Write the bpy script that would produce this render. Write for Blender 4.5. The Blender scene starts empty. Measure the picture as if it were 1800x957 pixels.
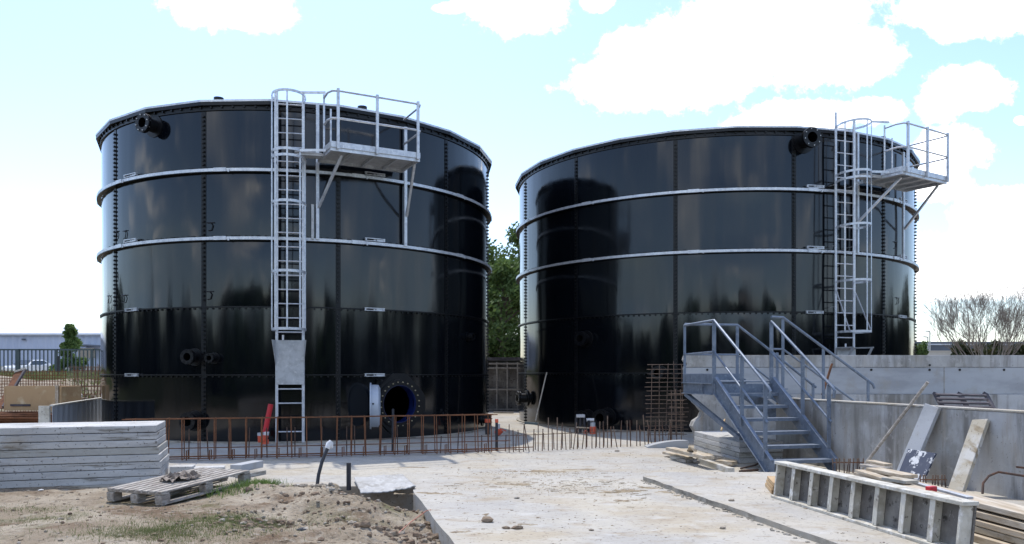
import bpy, bmesh, math, random
from mathutils import Vector, Matrix, noise
random.seed(7)
R = math.radians
C = bpy.context.scene.collection
F = 1400.0; EYE = 1.42; HY = 655.0
def P(x, y, Y): return Vector(((x-900)/F*Y, Y, EYE+(HY-y)/F*Y))
def G(x, y, z=0.0):
    Y = (EYE-z)*F/(y-HY); return Vector(((x-900)/F*Y, Y, z))
V = Vector
# ------------------------------------------------------------------ materials
def layered(name, base, layers=(), rough=.8, metal=0.0, bumps=(), spec=.5, rvar=0.0, coat=0.0):
    """layers: (colour, scale, lo, hi, stretch, detail[, amount])"""
    m = bpy.data.materials.new(name); m.use_nodes = True
    nt = m.node_tree; N = nt.nodes; L = nt.links
    b = N['Principled BSDF']; tc = N.new('ShaderNodeTexCoord')
    def nz(scale, st, det, rg=.6, off=0):
        mp = N.new('ShaderNodeMapping'); mp.inputs['Scale'].default_value = st
        mp.inputs['Location'].default_value = (off*3.1, off*1.7, off*2.3)
        L.new(tc.outputs['Object'], mp.inputs[0])
        n = N.new('ShaderNodeTexNoise'); n.inputs['Scale'].default_value = scale
        n.inputs['Detail'].default_value = det; n.inputs['Roughness'].default_value = rg
        L.new(mp.outputs[0], n.inputs['Vector']); return n
    cur = N.new('ShaderNodeRGB'); cur.outputs[0].default_value = (*base, 1); cur = cur.outputs[0]
    bias = .03 if 'precast' not in name and any(k in name for k in ('concrete', 'form', 'timber', 'sheet')) else 0
    for i, l in enumerate(layers):
        col, sc, lo, hi, st, det = l[:6]; lo -= bias; hi -= bias; amt = l[6] if len(l) > 6 else 1.0
        n = nz(sc, st, det, .62, i+1)
        mr = N.new('ShaderNodeMapRange'); mr.inputs[1].default_value = lo; mr.inputs[2].default_value = hi
        mr.inputs[3].default_value = 0; mr.inputs[4].default_value = amt
        L.new(n.outputs['Fac'], mr.inputs[0])
        mx = N.new('ShaderNodeMix'); mx.data_type = 'RGBA'
        L.new(mr.outputs[0], mx.inputs[0]); L.new(cur, mx.inputs[6]); mx.inputs[7].default_value = (*col, 1)
        cur = mx.outputs[2]
    L.new(cur, b.inputs['Base Color'])
    b.inputs['Metallic'].default_value = metal; b.inputs['Roughness'].default_value = rough
    b.inputs['Specular IOR Level'].default_value = spec; b.inputs['Coat Weight'].default_value = coat
    if rvar:
        n = nz(3, (1, 1, .12) if name == 'black_enamel' else (1, 1, 1), 4, .6, 9)
        mr = N.new('ShaderNodeMapRange'); mr.inputs[1].default_value = .3; mr.inputs[2].default_value = .7
        mr.inputs[3].default_value = rough-rvar; mr.inputs[4].default_value = rough+rvar
        L.new(n.outputs['Fac'], mr.inputs[0]); L.new(mr.outputs[0], b.inputs['Roughness'])
    prev = None
    for i, (sc, strg, dist, st) in enumerate(bumps):
        n = nz(sc, st, 5 if sc > 5 else 2, .6, 5+i)
        bp = N.new('ShaderNodeBump'); bp.inputs['Strength'].default_value = strg; bp.inputs['Distance'].default_value = dist
        L.new(n.outputs['Fac'], bp.inputs['Height'])
        if prev: L.new(prev, bp.inputs['Normal'])
        prev = bp.outputs[0]
    if prev: L.new(prev, b.inputs['Normal'])
    return m
I1 = (1, 1, 1)
M = {}
M['earth'] = layered('earth', (.27, .22, .16), [((.38, .325, .25), .9, .45, .60, I1, 6), ((.165, .115, .075), 1.4, .50, .64, I1, 8),
    ((.125, .125, .055), 1.1, .54, .66, I1, 9, .7), ((.36, .32, .26), 7, .55, .66, I1, 8, .7), ((.10, .075, .05), 11, .56, .66, I1, 8, .8), ((.42, .40, .37), 50, .66, .71, I1, 2, .7)], .95,
    bumps=[(3, .6, .08, I1), (24, .9, .04, I1), (90, .8, .012, I1)], spec=.15)
M['yard'] = layered('yard_slab', (.395, .378, .345), [((.43, .40, .34), .35, .42, .6, I1, 5), ((.33, .32, .30), .9, .45, .63, I1, 8, .7),
    ((.36, .305, .22), .6, .50, .64, (1, 1.25, 1), 10, .7), ((.30, .25, .185), 2.6, .55, .67, (.8, 1.2, 1), 10, .7), ((.47, .46, .435), 4, .55, .7, (.8, 1.2, 1), 9, .7),
    ((.24, .20, .15), 9, .60, .69, (.7, 1.3, 1), 6, .6), ((.15, .13, .11), 34, .61, .67, (.7, 1, 1), 3, .8)], .9, bumps=[(2, .35, .04, I1), (12, .7, .02, (.8, 1.2, 1)), (70, .6, .005, I1)], spec=.2)
M['edge'] = layered('poured_edge_concrete', (.34, .31, .26), [((.16, .145, .12), 3, .48, .66, (1, 1, 3), 7), ((.36, .34, .30), 5, .55, .7, I1, 5)], .9, bumps=[(14, .6, .015, I1)])
M['wall'] = layered('wall_concrete', (.40, .395, .385), [((.255, .245, .22), 1.0, .44, .60, (1, 1, .45), 9, .8), ((.42, .425, .43), .8, .5, .64, I1, 6),
    ((.145, .135, .12), 1.6, .51, .66, (2.4, 2.4, .35), 9, .8), ((.47, .46, .44), 7, .60, .70, I1, 7, .5), ((.27, .21, .14), 2.2, .60, .72, (1.5, 1.5, .3), 7, .5), ((.15, .14, .13), 30, .70, .74, I1, 2, .7)], .78, bumps=[(1.2, .2, .03, I1), (30, .3, .006, I1)], spec=.35)
M['wall_smooth'] = layered('smooth_wall_concrete', (.36, .375, .395), [((.24, .25, .265), 1.4, .49, .64, (.5, .5, 1.5), 9, .7), ((.38, .40, .42), .7, .5, .66, I1, 7, .7), ((.29, .27, .23), 3, .57, .7, I1, 8, .5),
    ((.17, .16, .15), 40, .70, .74, I1, 2, .6)], .6, bumps=[(1.0, .15, .03, I1), (30, .2, .004, I1)])
M['precast'] = layered('precast_concrete', (.46, .455, .44), [((.35, .35, .35), 2.2, .46, .62, (.5, .5, 2), 8, .8), ((.52, .52, .51), 3, .50, .66, (.4, .4, 2), 7),
    ((.12, .105, .08), 2.4, .575, .67, (.6, .6, 5), 10, .85), ((.30, .245, .17), 1.3, .55, .70, (.7, .7, 2), 8, .6), ((.10, .09, .08), 30, .63, .68, I1, 2, .85)], .85,
    bumps=[(5, .5, .03, I1), (40, .6, .008, I1)], spec=.25)
M['precast_rough'] = layered('cracked_precast_concrete', (.37, .365, .34), [((.17, .15, .12), 3.2, .52, .66, (.6, .6, 3), 9, .9), ((.5, .5, .48), 4, .56, .7, (.5, .5, 2), 6),
    ((.10, .09, .08), 26, .66, .72, I1, 3, .9)], .9, bumps=[(6, .7, .03, I1), (40, .6, .008, I1)], spec=.2)
M['tank'] = layered('black_enamel', (.002, .003, .005), [((.003, .004, .0055), .8, .45, .7, (1, 1, .25), 5), ((.006, .006, .006), 1.3, .60, .8, (1.6, 1.6, .18), 6, .7)], .10,
    bumps=[(.6, .5, .07, (1, 1, .14)), (1.7, .18, .04, (1, 1, .12)), (.45, .12, .06, I1)], spec=.52, rvar=.05)
M['tank_trim'] = layered('black_coated_steel', (.004, .0045, .006), [((.009, .009, .010), 6, .5, .7, I1, 4)], .34, spec=.3)
M['galv'] = layered('galvanised_steel', (.56, .58, .61), [((.42, .44, .48), 9, .45, .65, I1, 5), ((.70, .71, .73), 22, .55, .7, I1, 4)], .42, metal=.55, bumps=[(40, .1, .003, I1)], rvar=.08)
M['galv_dull'] = layered('dull_galvanised_plate', (.44, .45, .46), [((.34, .345, .35), 7, .45, .65, I1, 5), ((.53, .53, .53), 16, .56, .7, I1, 4)], .5, metal=.35, rvar=.08)
M['stair'] = layered('blue_grey_galvanised_steel', (.165, .20, .255), [((.11, .14, .185), 6, .46, .66, I1, 6), ((.30, .34, .39), 5, .62, .76, (1, 1, .5), 7, .8), ((.24, .27, .31), 18, .55, .7, I1, 4)], .5, metal=.35, rvar=.1)
M['rust'] = layered('orange_rusted_steel', (.17, .075, .038), [((.10, .05, .03), 5, .45, .65, I1, 4), ((.24, .115, .06), 30, .6, .7, I1, 3)], .9, bumps=[(120, .4, .003, I1)], spec=.2)
M['rebar'] = layered('dark_rebar_steel', (.075, .05, .04), [((.15, .075, .045), 9, .5, .66, I1, 4)], .8, bumps=[(150, .4, .003, I1)], spec=.3)
M['rebar_grey'] = layered('rust_spotted_rebar', (.17, .12, .09), [((.07, .05, .045), 9, .5, .66, I1, 4)], .8, spec=.3)
M['wood'] = layered('weathered_timber', (.36, .33, .29), [((.24, .21, .18), 3, .45, .65, (8, .8, 8), 6), ((.45, .42, .38), 5, .55, .7, (6, .6, 6), 5)], .9, bumps=[(6, .5, .01, (10, 1, 10))], spec=.2)
M['wood_new'] = layered('pale_sawn_timber', (.43, .355, .26), [((.31, .25, .175), 2.5, .48, .68, (9, .6, 9), 6), ((.50, .45, .37), 4, .50, .66, (5, .5, 5), 6), ((.22, .16, .11), 12, .70, .76, I1, 3, .8)], .85, bumps=[(6, .4, .006, (10, 1, 10))], spec=.25)
M['wood_grey'] = layered('cement_stained_timber', (.40, .36, .285), [((.5, .49, .46), 3, .5, .66, I1, 7), ((.27, .22, .15), 3, .56, .7, (6, .8, 2), 6), ((.2, .18, .15), 24, .66, .72, I1, 3, .8)], .9, bumps=[(10, .5, .01, I1)], spec=.2)
M['wood_dark'] = layered('dark_damp_timber', (.10, .09, .10), [((.06, .055, .06), 4, .45, .65, (1, 6, 6), 5), ((.16, .15, .16), 5, .58, .7, I1, 4)], .85, spec=.25)
M['ply'] = layered('orange_plywood', (.44, .30, .16), [((.32, .20, .10), 1.6, .5, .7, I1, 6, .8), ((.56, .46, .3), 3, .55, .7, I1, 5)], .8)
M['form_white'] = layered('crusted_form_frame', (.52, .50, .44), [((.36, .335, .28), 5, .48, .66, I1, 8), ((.16, .14, .12), 24, .64, .71, I1, 4, .9), ((.66, .65, .62), 9, .58, .7, I1, 5)], .9, bumps=[(20, .7, .01, I1), (70, .5, .005, I1)], spec=.2)
M['form_back'] = layered('stained_form_face', (.14, .13, .12), [((.25, .24, .22), 2.4, .48, .66, I1, 8, .9), ((.05, .045, .04), 14, .60, .7, I1, 5), ((.40, .39, .36), 30, .66, .74, I1, 4, .6)], .85, bumps=[(20, .6, .01, I1)], spec=.25)
M['paint_board'] = layered('worn_blue_paint', (.035, .045, .075), [((.55, .56, .57), 5, .53, .55, I1, 7), ((.09, .10, .13), 8, .55, .7, I1, 5, .6)], .6)
M['red'] = layered('red_plastic', (.50, .022, .03), [((.36, .02, .025), 6, .5, .7, I1, 4)], .4)
M['orange'] = layered('orange_plastic', (.60, .10, .045), [((.45, .07, .04), 8, .5, .7, I1, 4)], .45)
M['grey_pl'] = layered('grey_plastic', (.42, .43, .45), [((.33, .34, .36), 8, .5, .7, I1, 4)], .5)
M['white_pl'] = layered('white_plastic', (.68, .68, .68), [((.55, .55, .55), 8, .5, .7, I1, 4)], .5)
M['black_pl'] = layered('black_plastic', (.018, .02, .028), [((.05, .05, .055), 20, .6, .7, I1, 4)], .45)
M['strap'] = layered('faded_orange_strap', (.50, .22, .15), [((.4, .3, .24), 8, .5, .7, I1, 4)], .7)
M['blue'] = layered('blue_enamel', (.008, .018, .10), [((.01, .02, .10), 4, .5, .7, I1, 4)], .3)
M['black'] = layered('black_paint', (.005, .005, .006), [((.01, .01, .01), 4, .5, .7, I1, 4)], .7)
M['brass'] = layered('yellow_zinc_bolt', (.40, .35, .24), [((.4, .34, .2), 30, .5, .7, I1, 2)], .4, metal=.5)
M['sheet'] = layered('grey_cover_sheet', (.36, .36, .355), [((.24, .235, .22), 3, .5, .66, (1.6, .7, 1), 7), ((.45, .45, .44), 5, .55, .7, (2, 1, 1), 6)], .7, bumps=[(7, .5, .03, (1, 2, 1)), (30, .3, .006, I1)])
M['paper'] = layered('brown_crumpled_paper', (.24, .20, .165), [((.15, .12, .10), 9, .45, .62, I1, 5), ((.34, .29, .24), 14, .58, .7, I1, 4)], .9)
M['cover'] = layered('pale_grey_cover_paint', (.42, .46, .52), [((.36, .40, .46), 3, .5, .7, I1, 5)], .4, metal=.1)
M['field'] = layered('rough_grass_field', (.04, .048, .02), [((.06, .06, .03), .5, .45, .65, I1, 8), ((.08, .065, .045), 1.2, .6, .7, I1, 8), ((.03, .04, .015), 6, .5, .7, I1, 5)], .95, bumps=[(8, .8, .08, I1)], spec=.1)
M['clad'] = layered('pale_blue_cladding', (.37, .43, .56), [((.32, .375, .50), .5, .45, .7, (1, 1, .4), 4)], .55)
M['clad_roof'] = layered('light_metal_roofing', (.50, .54, .60), [((.44, .48, .55), .6, .45, .7, I1, 4)], .5, metal=.2)
M['shed_grey'] = layered('corrugated_zinc', (.42, .44, .47), [((.33, .34, .36), 1.5, .48, .66, (3, 3, .5), 6), ((.48, .49, .50), 3, .6, .74, I1, 5)], .6, metal=.1)
M['fence'] = layered('green_grey_fence_paint', (.06, .085, .09), [((.04, .06, .065), 3, .5, .7, I1, 4)], .5)
M['far_dark'] = layered('slate_blue_cladding', (.08, .10, .135), [((.065, .08, .11), .3, .5, .7, I1, 4)], .7)
M['pale_wall'] = layered('pale_render', (.46, .44, .40), [((.38, .36, .32), .6, .5, .7, I1, 6)], .9)
M['bark'] = layered('tree_bark', (.12, .10, .08), [((.08, .065, .05), 8, .45, .65, (1, 1, .3), 5)], .95, spec=.2)
M['twig'] = layered('grey_brown_twig', (.24, .21, .18), [((.17, .145, .125), 3, .45, .65, I1, 4)], .95, spec=.2)
M['car'] = layered('white_car_paint', (.72, .73, .74), [((.66, .67, .69), 1, .5, .7, I1, 3)], .25, coat=.6)
M['glass'] = layered('dark_car_glass', (.02, .025, .035), [((.03, .035, .045), 2, .5, .7, I1, 3)], .06, spec=.8)
M['tyre'] = layered('tyre_rubber', (.02, .02, .02), [((.03, .03, .03), 9, .5, .7, I1, 3)], .8)
M['stone'] = layered('grey_stone', (.29, .25, .20), [((.20, .165, .125), 6, .45, .65, I1, 6), ((.45, .43, .39), 9, .55, .7, I1, 5)], .9, bumps=[(25, .5, .01, I1)], spec=.2)
M['clod'] = layered('brown_clod', (.23, .175, .125), [((.13, .09, .065), 8, .45, .65, I1, 6), ((.30, .24, .17), 12, .56, .7, I1, 5)], .95, bumps=[(30, .6, .01, I1)], spec=.15)
def leafmat(name, c1, c2, c3):
    m = layered(name, c1, [(c2, .9, .42, .62, I1, 5), (c3, 2.4, .55, .72, I1, 4)], .7, spec=.3)
    b = m.node_tree.nodes['Principled BSDF']
    nt = m.node_tree; tr = nt.nodes.new('ShaderNodeBsdfTranslucent'); mx = nt.nodes.new('ShaderNodeMixShader'); mx.inputs[0].default_value = .35
    src = b.inputs['Base Color'].links[0].from_socket; nt.links.new(src, tr.inputs[0])
    out = nt.nodes['Material Output']; nt.links.new(b.outputs[0], mx.inputs[1]); nt.links.new(tr.outputs[0], mx.inputs[2]); nt.links.new(mx.outputs[0], out.inputs[0])
    return m
M['leaf'] = leafmat('fresh_green_foliage', (.095, .15, .038), (.065, .105, .03), (.14, .20, .06))
M['leaf_light'] = leafmat('pale_green_foliage', (.13, .20, .055), (.10, .165, .045), (.18, .25, .08))
M['leaf_dark'] = leafmat('dark_green_foliage', (.03, .042, .016), (.05, .055, .022), (.075, .065, .03))
M['grass'] = leafmat('green_grass', (.13, .165, .055), (.18, .19, .085), (.26, .24, .14))
# ------------------------------------------------------------------ mesh builder
class MB:
    def __init__(s): s.v = []; s.f = []
    def add(s, vs, fs):
        o = len(s.v); s.v += [V(v) for v in vs]; s.f += [tuple(i+o for i in f) for f in fs]; return s
    def prism(s, pts, z0, z1):
        n = len(pts); vs = [(p[0], p[1], z0) for p in pts]+[(p[0], p[1], z1) for p in pts]
        fs = [tuple(reversed(range(n))), tuple(range(n, 2*n))]+[(i, (i+1) % n, n+(i+1) % n, n+i) for i in range(n)]
        return s.add(vs, fs)
    def hexa(s, b, t):
        return s.add(list(b)+list(t), [(3, 2, 1, 0), (4, 5, 6, 7), (0, 1, 5, 4), (1, 2, 6, 5), (2, 3, 7, 6), (3, 0, 4, 7)])
    def bar(s, p1, p2, w, h, up=(0, 0, 1)):
        p1 = V(p1); p2 = V(p2); d = (p2-p1).normalized(); up = V(up)
        if abs(d.dot(up)) > .98: up = V((0, 1, 0)) if abs(d.y) < .9 else V((1, 0, 0))
        sd = d.cross(up).normalized(); u = sd.cross(d).normalized()
        q = [-sd*w/2-u*h/2, sd*w/2-u*h/2, sd*w/2+u*h/2, -sd*w/2+u*h/2]
        return s.add([p1+a for a in q]+[p2+a for a in q], [(3, 2, 1, 0), (4, 5, 6, 7), (0, 1, 5, 4), (1, 2, 6, 5), (2, 3, 7, 6), (3, 0, 4, 7)])
    def box(s, c, sz, rz=0):
        c = V(c); x = V((math.cos(rz), math.sin(rz), 0))*sz[0]/2
        return s.bar(c-x, c+x, sz[1], sz[2])
    def tube(s, pts, r, n=8, cap=True):
        pts = [V(p) for p in pts]; rs = r if isinstance(r, (list, tuple)) else [r]*len(pts)
        prev = None; o = len(s.v)
        for i, p in enumerate(pts):
            d = (pts[min(i+1, len(pts)-1)]-pts[max(i-1, 0)]).normalized()
            if prev is None:
                a = V((0, 0, 1)) if abs(d.z) < .9 else V((1, 0, 0)); u = d.cross(a).normalized()
            else: u = (prev-d*prev.dot(d)).normalized()
            prev = u; w = d.cross(u)
            for k in range(n):
                t = 2*math.pi*k/n; s.v.append(p+(u*math.cos(t)+w*math.sin(t))*rs[i])
        for i in range(len(pts)-1):
            for k in range(n):
                a = o+i*n+k; b = o+i*n+(k+1) % n; s.f.append((a, b, b+n, a+n))
        if cap:
            s.f.append(tuple(reversed(range(o, o+n)))); e = o+(len(pts)-1)*n; s.f.append(tuple(range(e, e+n)))
        return s
    def pipe(s, p, ax, L_, ro, ri, n=28):
        """hollow cylinder"""
        p = V(p); ax = V(ax).normalized(); a = V((0, 0, 1)) if abs(ax.z) < .9 else V((1, 0, 0)); u = ax.cross(a).normalized(); w = ax.cross(u); o = len(s.v)
        for (q, r) in ((p, ro), (p+ax*L_, ro), (p+ax*L_, ri), (p, ri)):
            for k in range(n):
                t = 2*math.pi*k/n; s.v.append(q+(u*math.cos(t)+w*math.sin(t))*r)
        for j in range(4):
            for k in range(n):
                a0 = o+j*n+k; a1 = o+j*n+(k+1) % n; j2 = ((j+1) % 4)*n; s.f.append((a0, a1, o+j2+(k+1) % n, o+j2+k))
        return s
    def stone(s, c, r, rnd, fl=.7):
        t = (1+5**.5)/2
        vs = [(-1, t, 0), (1, t, 0), (-1, -t, 0), (1, -t, 0), (0, -1, t), (0, 1, t), (0, -1, -t), (0, 1, -t), (t, 0, -1), (t, 0, 1), (-t, 0, -1), (-t, 0, 1)]
        fs = [(0, 11, 5), (0, 5, 1), (0, 1, 7), (0, 7, 10), (0, 10, 11), (1, 5, 9), (5, 11, 4), (11, 10, 2), (10, 7, 6), (7, 1, 8), (3, 9, 4), (3, 4, 2), (3, 2, 6), (3, 6, 8), (3, 8, 9), (4, 9, 5), (2, 4, 11), (6, 2, 10), (8, 6, 7), (9, 8, 1)]
        q = Matrix.Rotation(rnd.random()*6, 3, V((rnd.random(), rnd.random(), rnd.random()+.01)).normalized())
        sx, sy = rnd.uniform(.7, 1.4), rnd.uniform(.6, 1.1)
        out = []
        for v in vs:
            w = q @ (V(v)*(r/1.9*rnd.uniform(.75, 1.2))); out.append(V((w.x*sx, w.y*sy, w.z*fl))+V(c))
        return s.add(out, fs)
    def build(s, name, mat, parent=None, smooth=False, bevel=0, label=None, cat=None, group=None, kind=None):
        me = bpy.data.meshes.new(name); me.from_pydata([tuple(v) for v in s.v], [], s.f); me.update()
        bm = bmesh.new(); bm.from_mesh(me); bmesh.ops.recalc_face_normals(bm, faces=bm.faces); bm.to_mesh(me); bm.free()
        me.materials.append(M[mat] if isinstance(mat, str) else mat)
        if smooth:
            me.polygons.foreach_set('use_smooth', [True]*len(me.polygons)); me.set_sharp_from_angle(angle=R(40))
        o = bpy.data.objects.new(name, me); C.objects.link(o)
        if bevel:
            b = o.modifiers.new('b', 'BEVEL'); b.width = bevel; b.segments = 2; b.limit_method = 'ANGLE'; b.angle_limit = R(40)
        if parent: attach(o, parent)
        tag(o, label, cat, group, kind); return o
def tag(o, label=None, cat=None, group=None, kind=None):
    if label: o['label'] = label
    if cat: o['category'] = cat
    if group: o['group'] = group
    if kind: o['kind'] = kind
    return o
ORG = {}
def attach(o, parent):
    o.parent = parent; L_ = ORG.get(parent.name)
    if L_ is not None: o.matrix_parent_inverse = Matrix.Translation(-L_)
def thing(name, label, cat, loc, group=None):
    o = bpy.data.objects.new(name, None); C.objects.link(o); o.location = loc; o.empty_display_size = .3
    ORG[o.name] = V(loc); return tag(o, label, cat, group)
def pgroup(name, parent):
    o = bpy.data.objects.new(name, None); C.objects.link(o); attach(o, parent); return o
def dup(root, loc=None, rot=None, label=None):
    c = root.copy(); C.objects.link(c)
    if loc is not None: c.location = loc
    if rot is not None: c.rotation_euler = rot
    if label: c['label'] = label
    for ch in root.children:
        d = ch.copy(); C.objects.link(d); d.parent = c; d.matrix_parent_inverse = ch.matrix_parent_inverse.copy()
        for g in ch.children:
            e = g.copy(); C.objects.link(e); e.parent = d; e.matrix_parent_inverse = g.matrix_parent_inverse.copy()
    return c
def sm(a, b, x):
    t = max(0, min(1, (x-a)/(b-a))); return t*t*(3-2*t)
# ------------------------------------------------------------------ ground
EA = V((-1.2, 9.6)); EB = V((-.47, 6.58))
def edge_x(y): return EA.x+(EA.y-y)*(EB.x-EA.x)/(EA.y-EB.y)
def on_slab(x, y):
    if y > 30.5 or x < -15 or x > 32: return False
    if y >= 9.95: return True
    return x > edge_x(y) and y > 3.5
def gz(x, y):
    n = noise.noise(V((x*.9, y*.9, 0)))*.04+noise.noise(V((x*3.1, y*3.1, 2)))*.022+noise.noise(V((x*9, y*9, 5)))*.012
    far = 1.12*sm(26, 37, y)
    if on_slab(x, y) and y < 30.3: return -.42
    z = .0+n
    if y < 9.95 and x < edge_x(y)+.05 and y > 3:
        d = edge_x(y)-x
        z -= .15*(1-sm(.15, .9, d))*sm(3, 5, y)
        z += .095*math.exp(-((x+1.65)/.62)**2-((y-8.55)/.34)**2)-.10*math.exp(-((x+1.35)/.30)**2-((y-7.7)/.3)**2)
        z -= .14*math.exp(-((x+2.25)/.38)**2-((y-7.75)/.5)**2)
        z -= .5*sm(-2.2, -1.95, x)*sm(8.95, 9.2, y)
        z += .09*math.exp(-((x+2.9)/.5)**2-((y-9.4)/.35)**2)
        z += (noise.noise(V((x*5, y*5, 9)))*.05+abs(noise.noise(V((x*12, y*12, 3))))*.05+abs(noise.noise(V((x*25, y*25, 3))))*.02)*(1-sm(1.2, 2.8, d))
        z = min(z, .03+.12*sm(.3, 1.2, d)) if y > 8.6 else z
    if y > 9.4 and x < -2.4: z = min(z, .012+.05*(1-sm(9.4, 9.9, y)))
    return z+far
def ground():
    def ax(segs):
        out = []
        for a, b, st in segs:
            n = max(1, int(round((b-a)/st))); out += [a+(b-a)*i/n for i in range(n)]
        out.append(segs[-1][1]); return out
    xs = ax([(-2500, -300, 550), (-300, -40, 52), (-40, -9, 1.6), (-9, -3.5, .055), (-3.5, -.2, .035), (-.2, 1, .2), (1, 40, 3), (40, 300, 52), (300, 2500, 550)])
    ys = ax([(-2500, -300, 550), (-300, -40, 40), (-40, 0, 4), (0, 6, .5), (6, 10.1, .04), (10.1, 30, 3), (30, 40, 1), (40, 300, 26), (300, 3000, 450)])
    b = MB(); nx = len(xs)
    b.v = [V((x, y, gz(x, y))) for y in ys for x in xs]
    b.f = [(j*nx+i, j*nx+i+1, (j+1)*nx+i+1, (j+1)*nx+i) for j in range(len(ys)-1) for i in range(nx-1)]
    o = b.build('ground', 'earth', smooth=True, kind='structure'); o.data.polygons.foreach_set('use_smooth', [True]*len(o.data.polygons))
    for e in o.data.edges: e.use_edge_sharp = False
ground()
# concrete yard slab with a broken front-left outline
pts = [(-15, 30.2), (-15, 9.97)]
x = -14.5
while x < -1.3:
    pts.append((x, 9.95+random.uniform(-.03, .02))); x += .5
pts += [(EA.x, 9.93)]
for i in range(19):
    y = 9.6-i*.3; pts.append((edge_x(y)+random.uniform(-.012, .012), y))
pts += [(edge_x(3.4), 3.4), (32, 3.4), (32, 30.2)]
MB().prism(pts, -.6, 0).build('concrete_yard', 'yard', kind='structure')
# raised pour on the right
pr = [G(1130, 845), G(1200, 869), G(1290, 901), G(1365, 929), G(1440, 957)]
rp = [(1.72, 10.46)]
n = 22
for i in range(1, n+1):
    t = i/n; rp.append((1.72+.82*t+random.uniform(-.018, .018), 10.46-3.88*t))
rp += [(3.1, 3.5), (26, 3.5), (26, 10.95), (1.95, 10.9)]
o = MB().prism(rp, -.02, .055).build('raised_paving', 'yard', kind='structure'); o.data.materials.append(M['edge'])
for p_ in o.data.polygons:
    if abs(p_.normal.z) < .5: p_.material_index = 1
b = MB(); b.v = [V((x, y, .07+.06*noise.noise(V((x*.3, y*.3, 0))))) for y in [3.3-i*2.2 for i in range(60)] for x in [-90+k*6 for k in range(31)]]
b.f = [(j*31+i, j*31+i+1, (j+1)*31+i+1, (j+1)*31+i) for j in range(59) for i in range(30)]
for (xa_, xb_, ya_, yb_) in ((-95, -20.5, 3.3, 29), (34, 95, 3.3, 40)):
    k0 = len(b.v); nx_, ny_ = 26, 12
    for j in range(ny_+1):
        for i in range(nx_+1): b.v.append(V((xa_+(xb_-xa_)*i/nx_, ya_+(yb_-ya_)*j/ny_, .1+.5*sm(26, 37, ya_+(yb_-ya_)*j/ny_))))
    for j in range(ny_):
        for i in range(nx_): b.f.append((k0+j*(nx_+1)+i, k0+j*(nx_+1)+i+1, k0+(j+1)*(nx_+1)+i+1, k0+(j+1)*(nx_+1)+i))
b.build('field', 'field', smooth=True, kind='structure')
# crumbly lip along the step
b = MB(); rr = random.Random(4)
for i in range(90):
    t = rr.random(); x = 1.70+.82*t+rr.gauss(-.02, .025); y = 10.46-3.9*t
    b.stone((x, y, .004), rr.uniform(.006, .02), rr, .6)
b.build('crumbled_concrete_rubble', 'edge', kind='stuff', label='crumbs of concrete along the small step in the yard')
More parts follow.
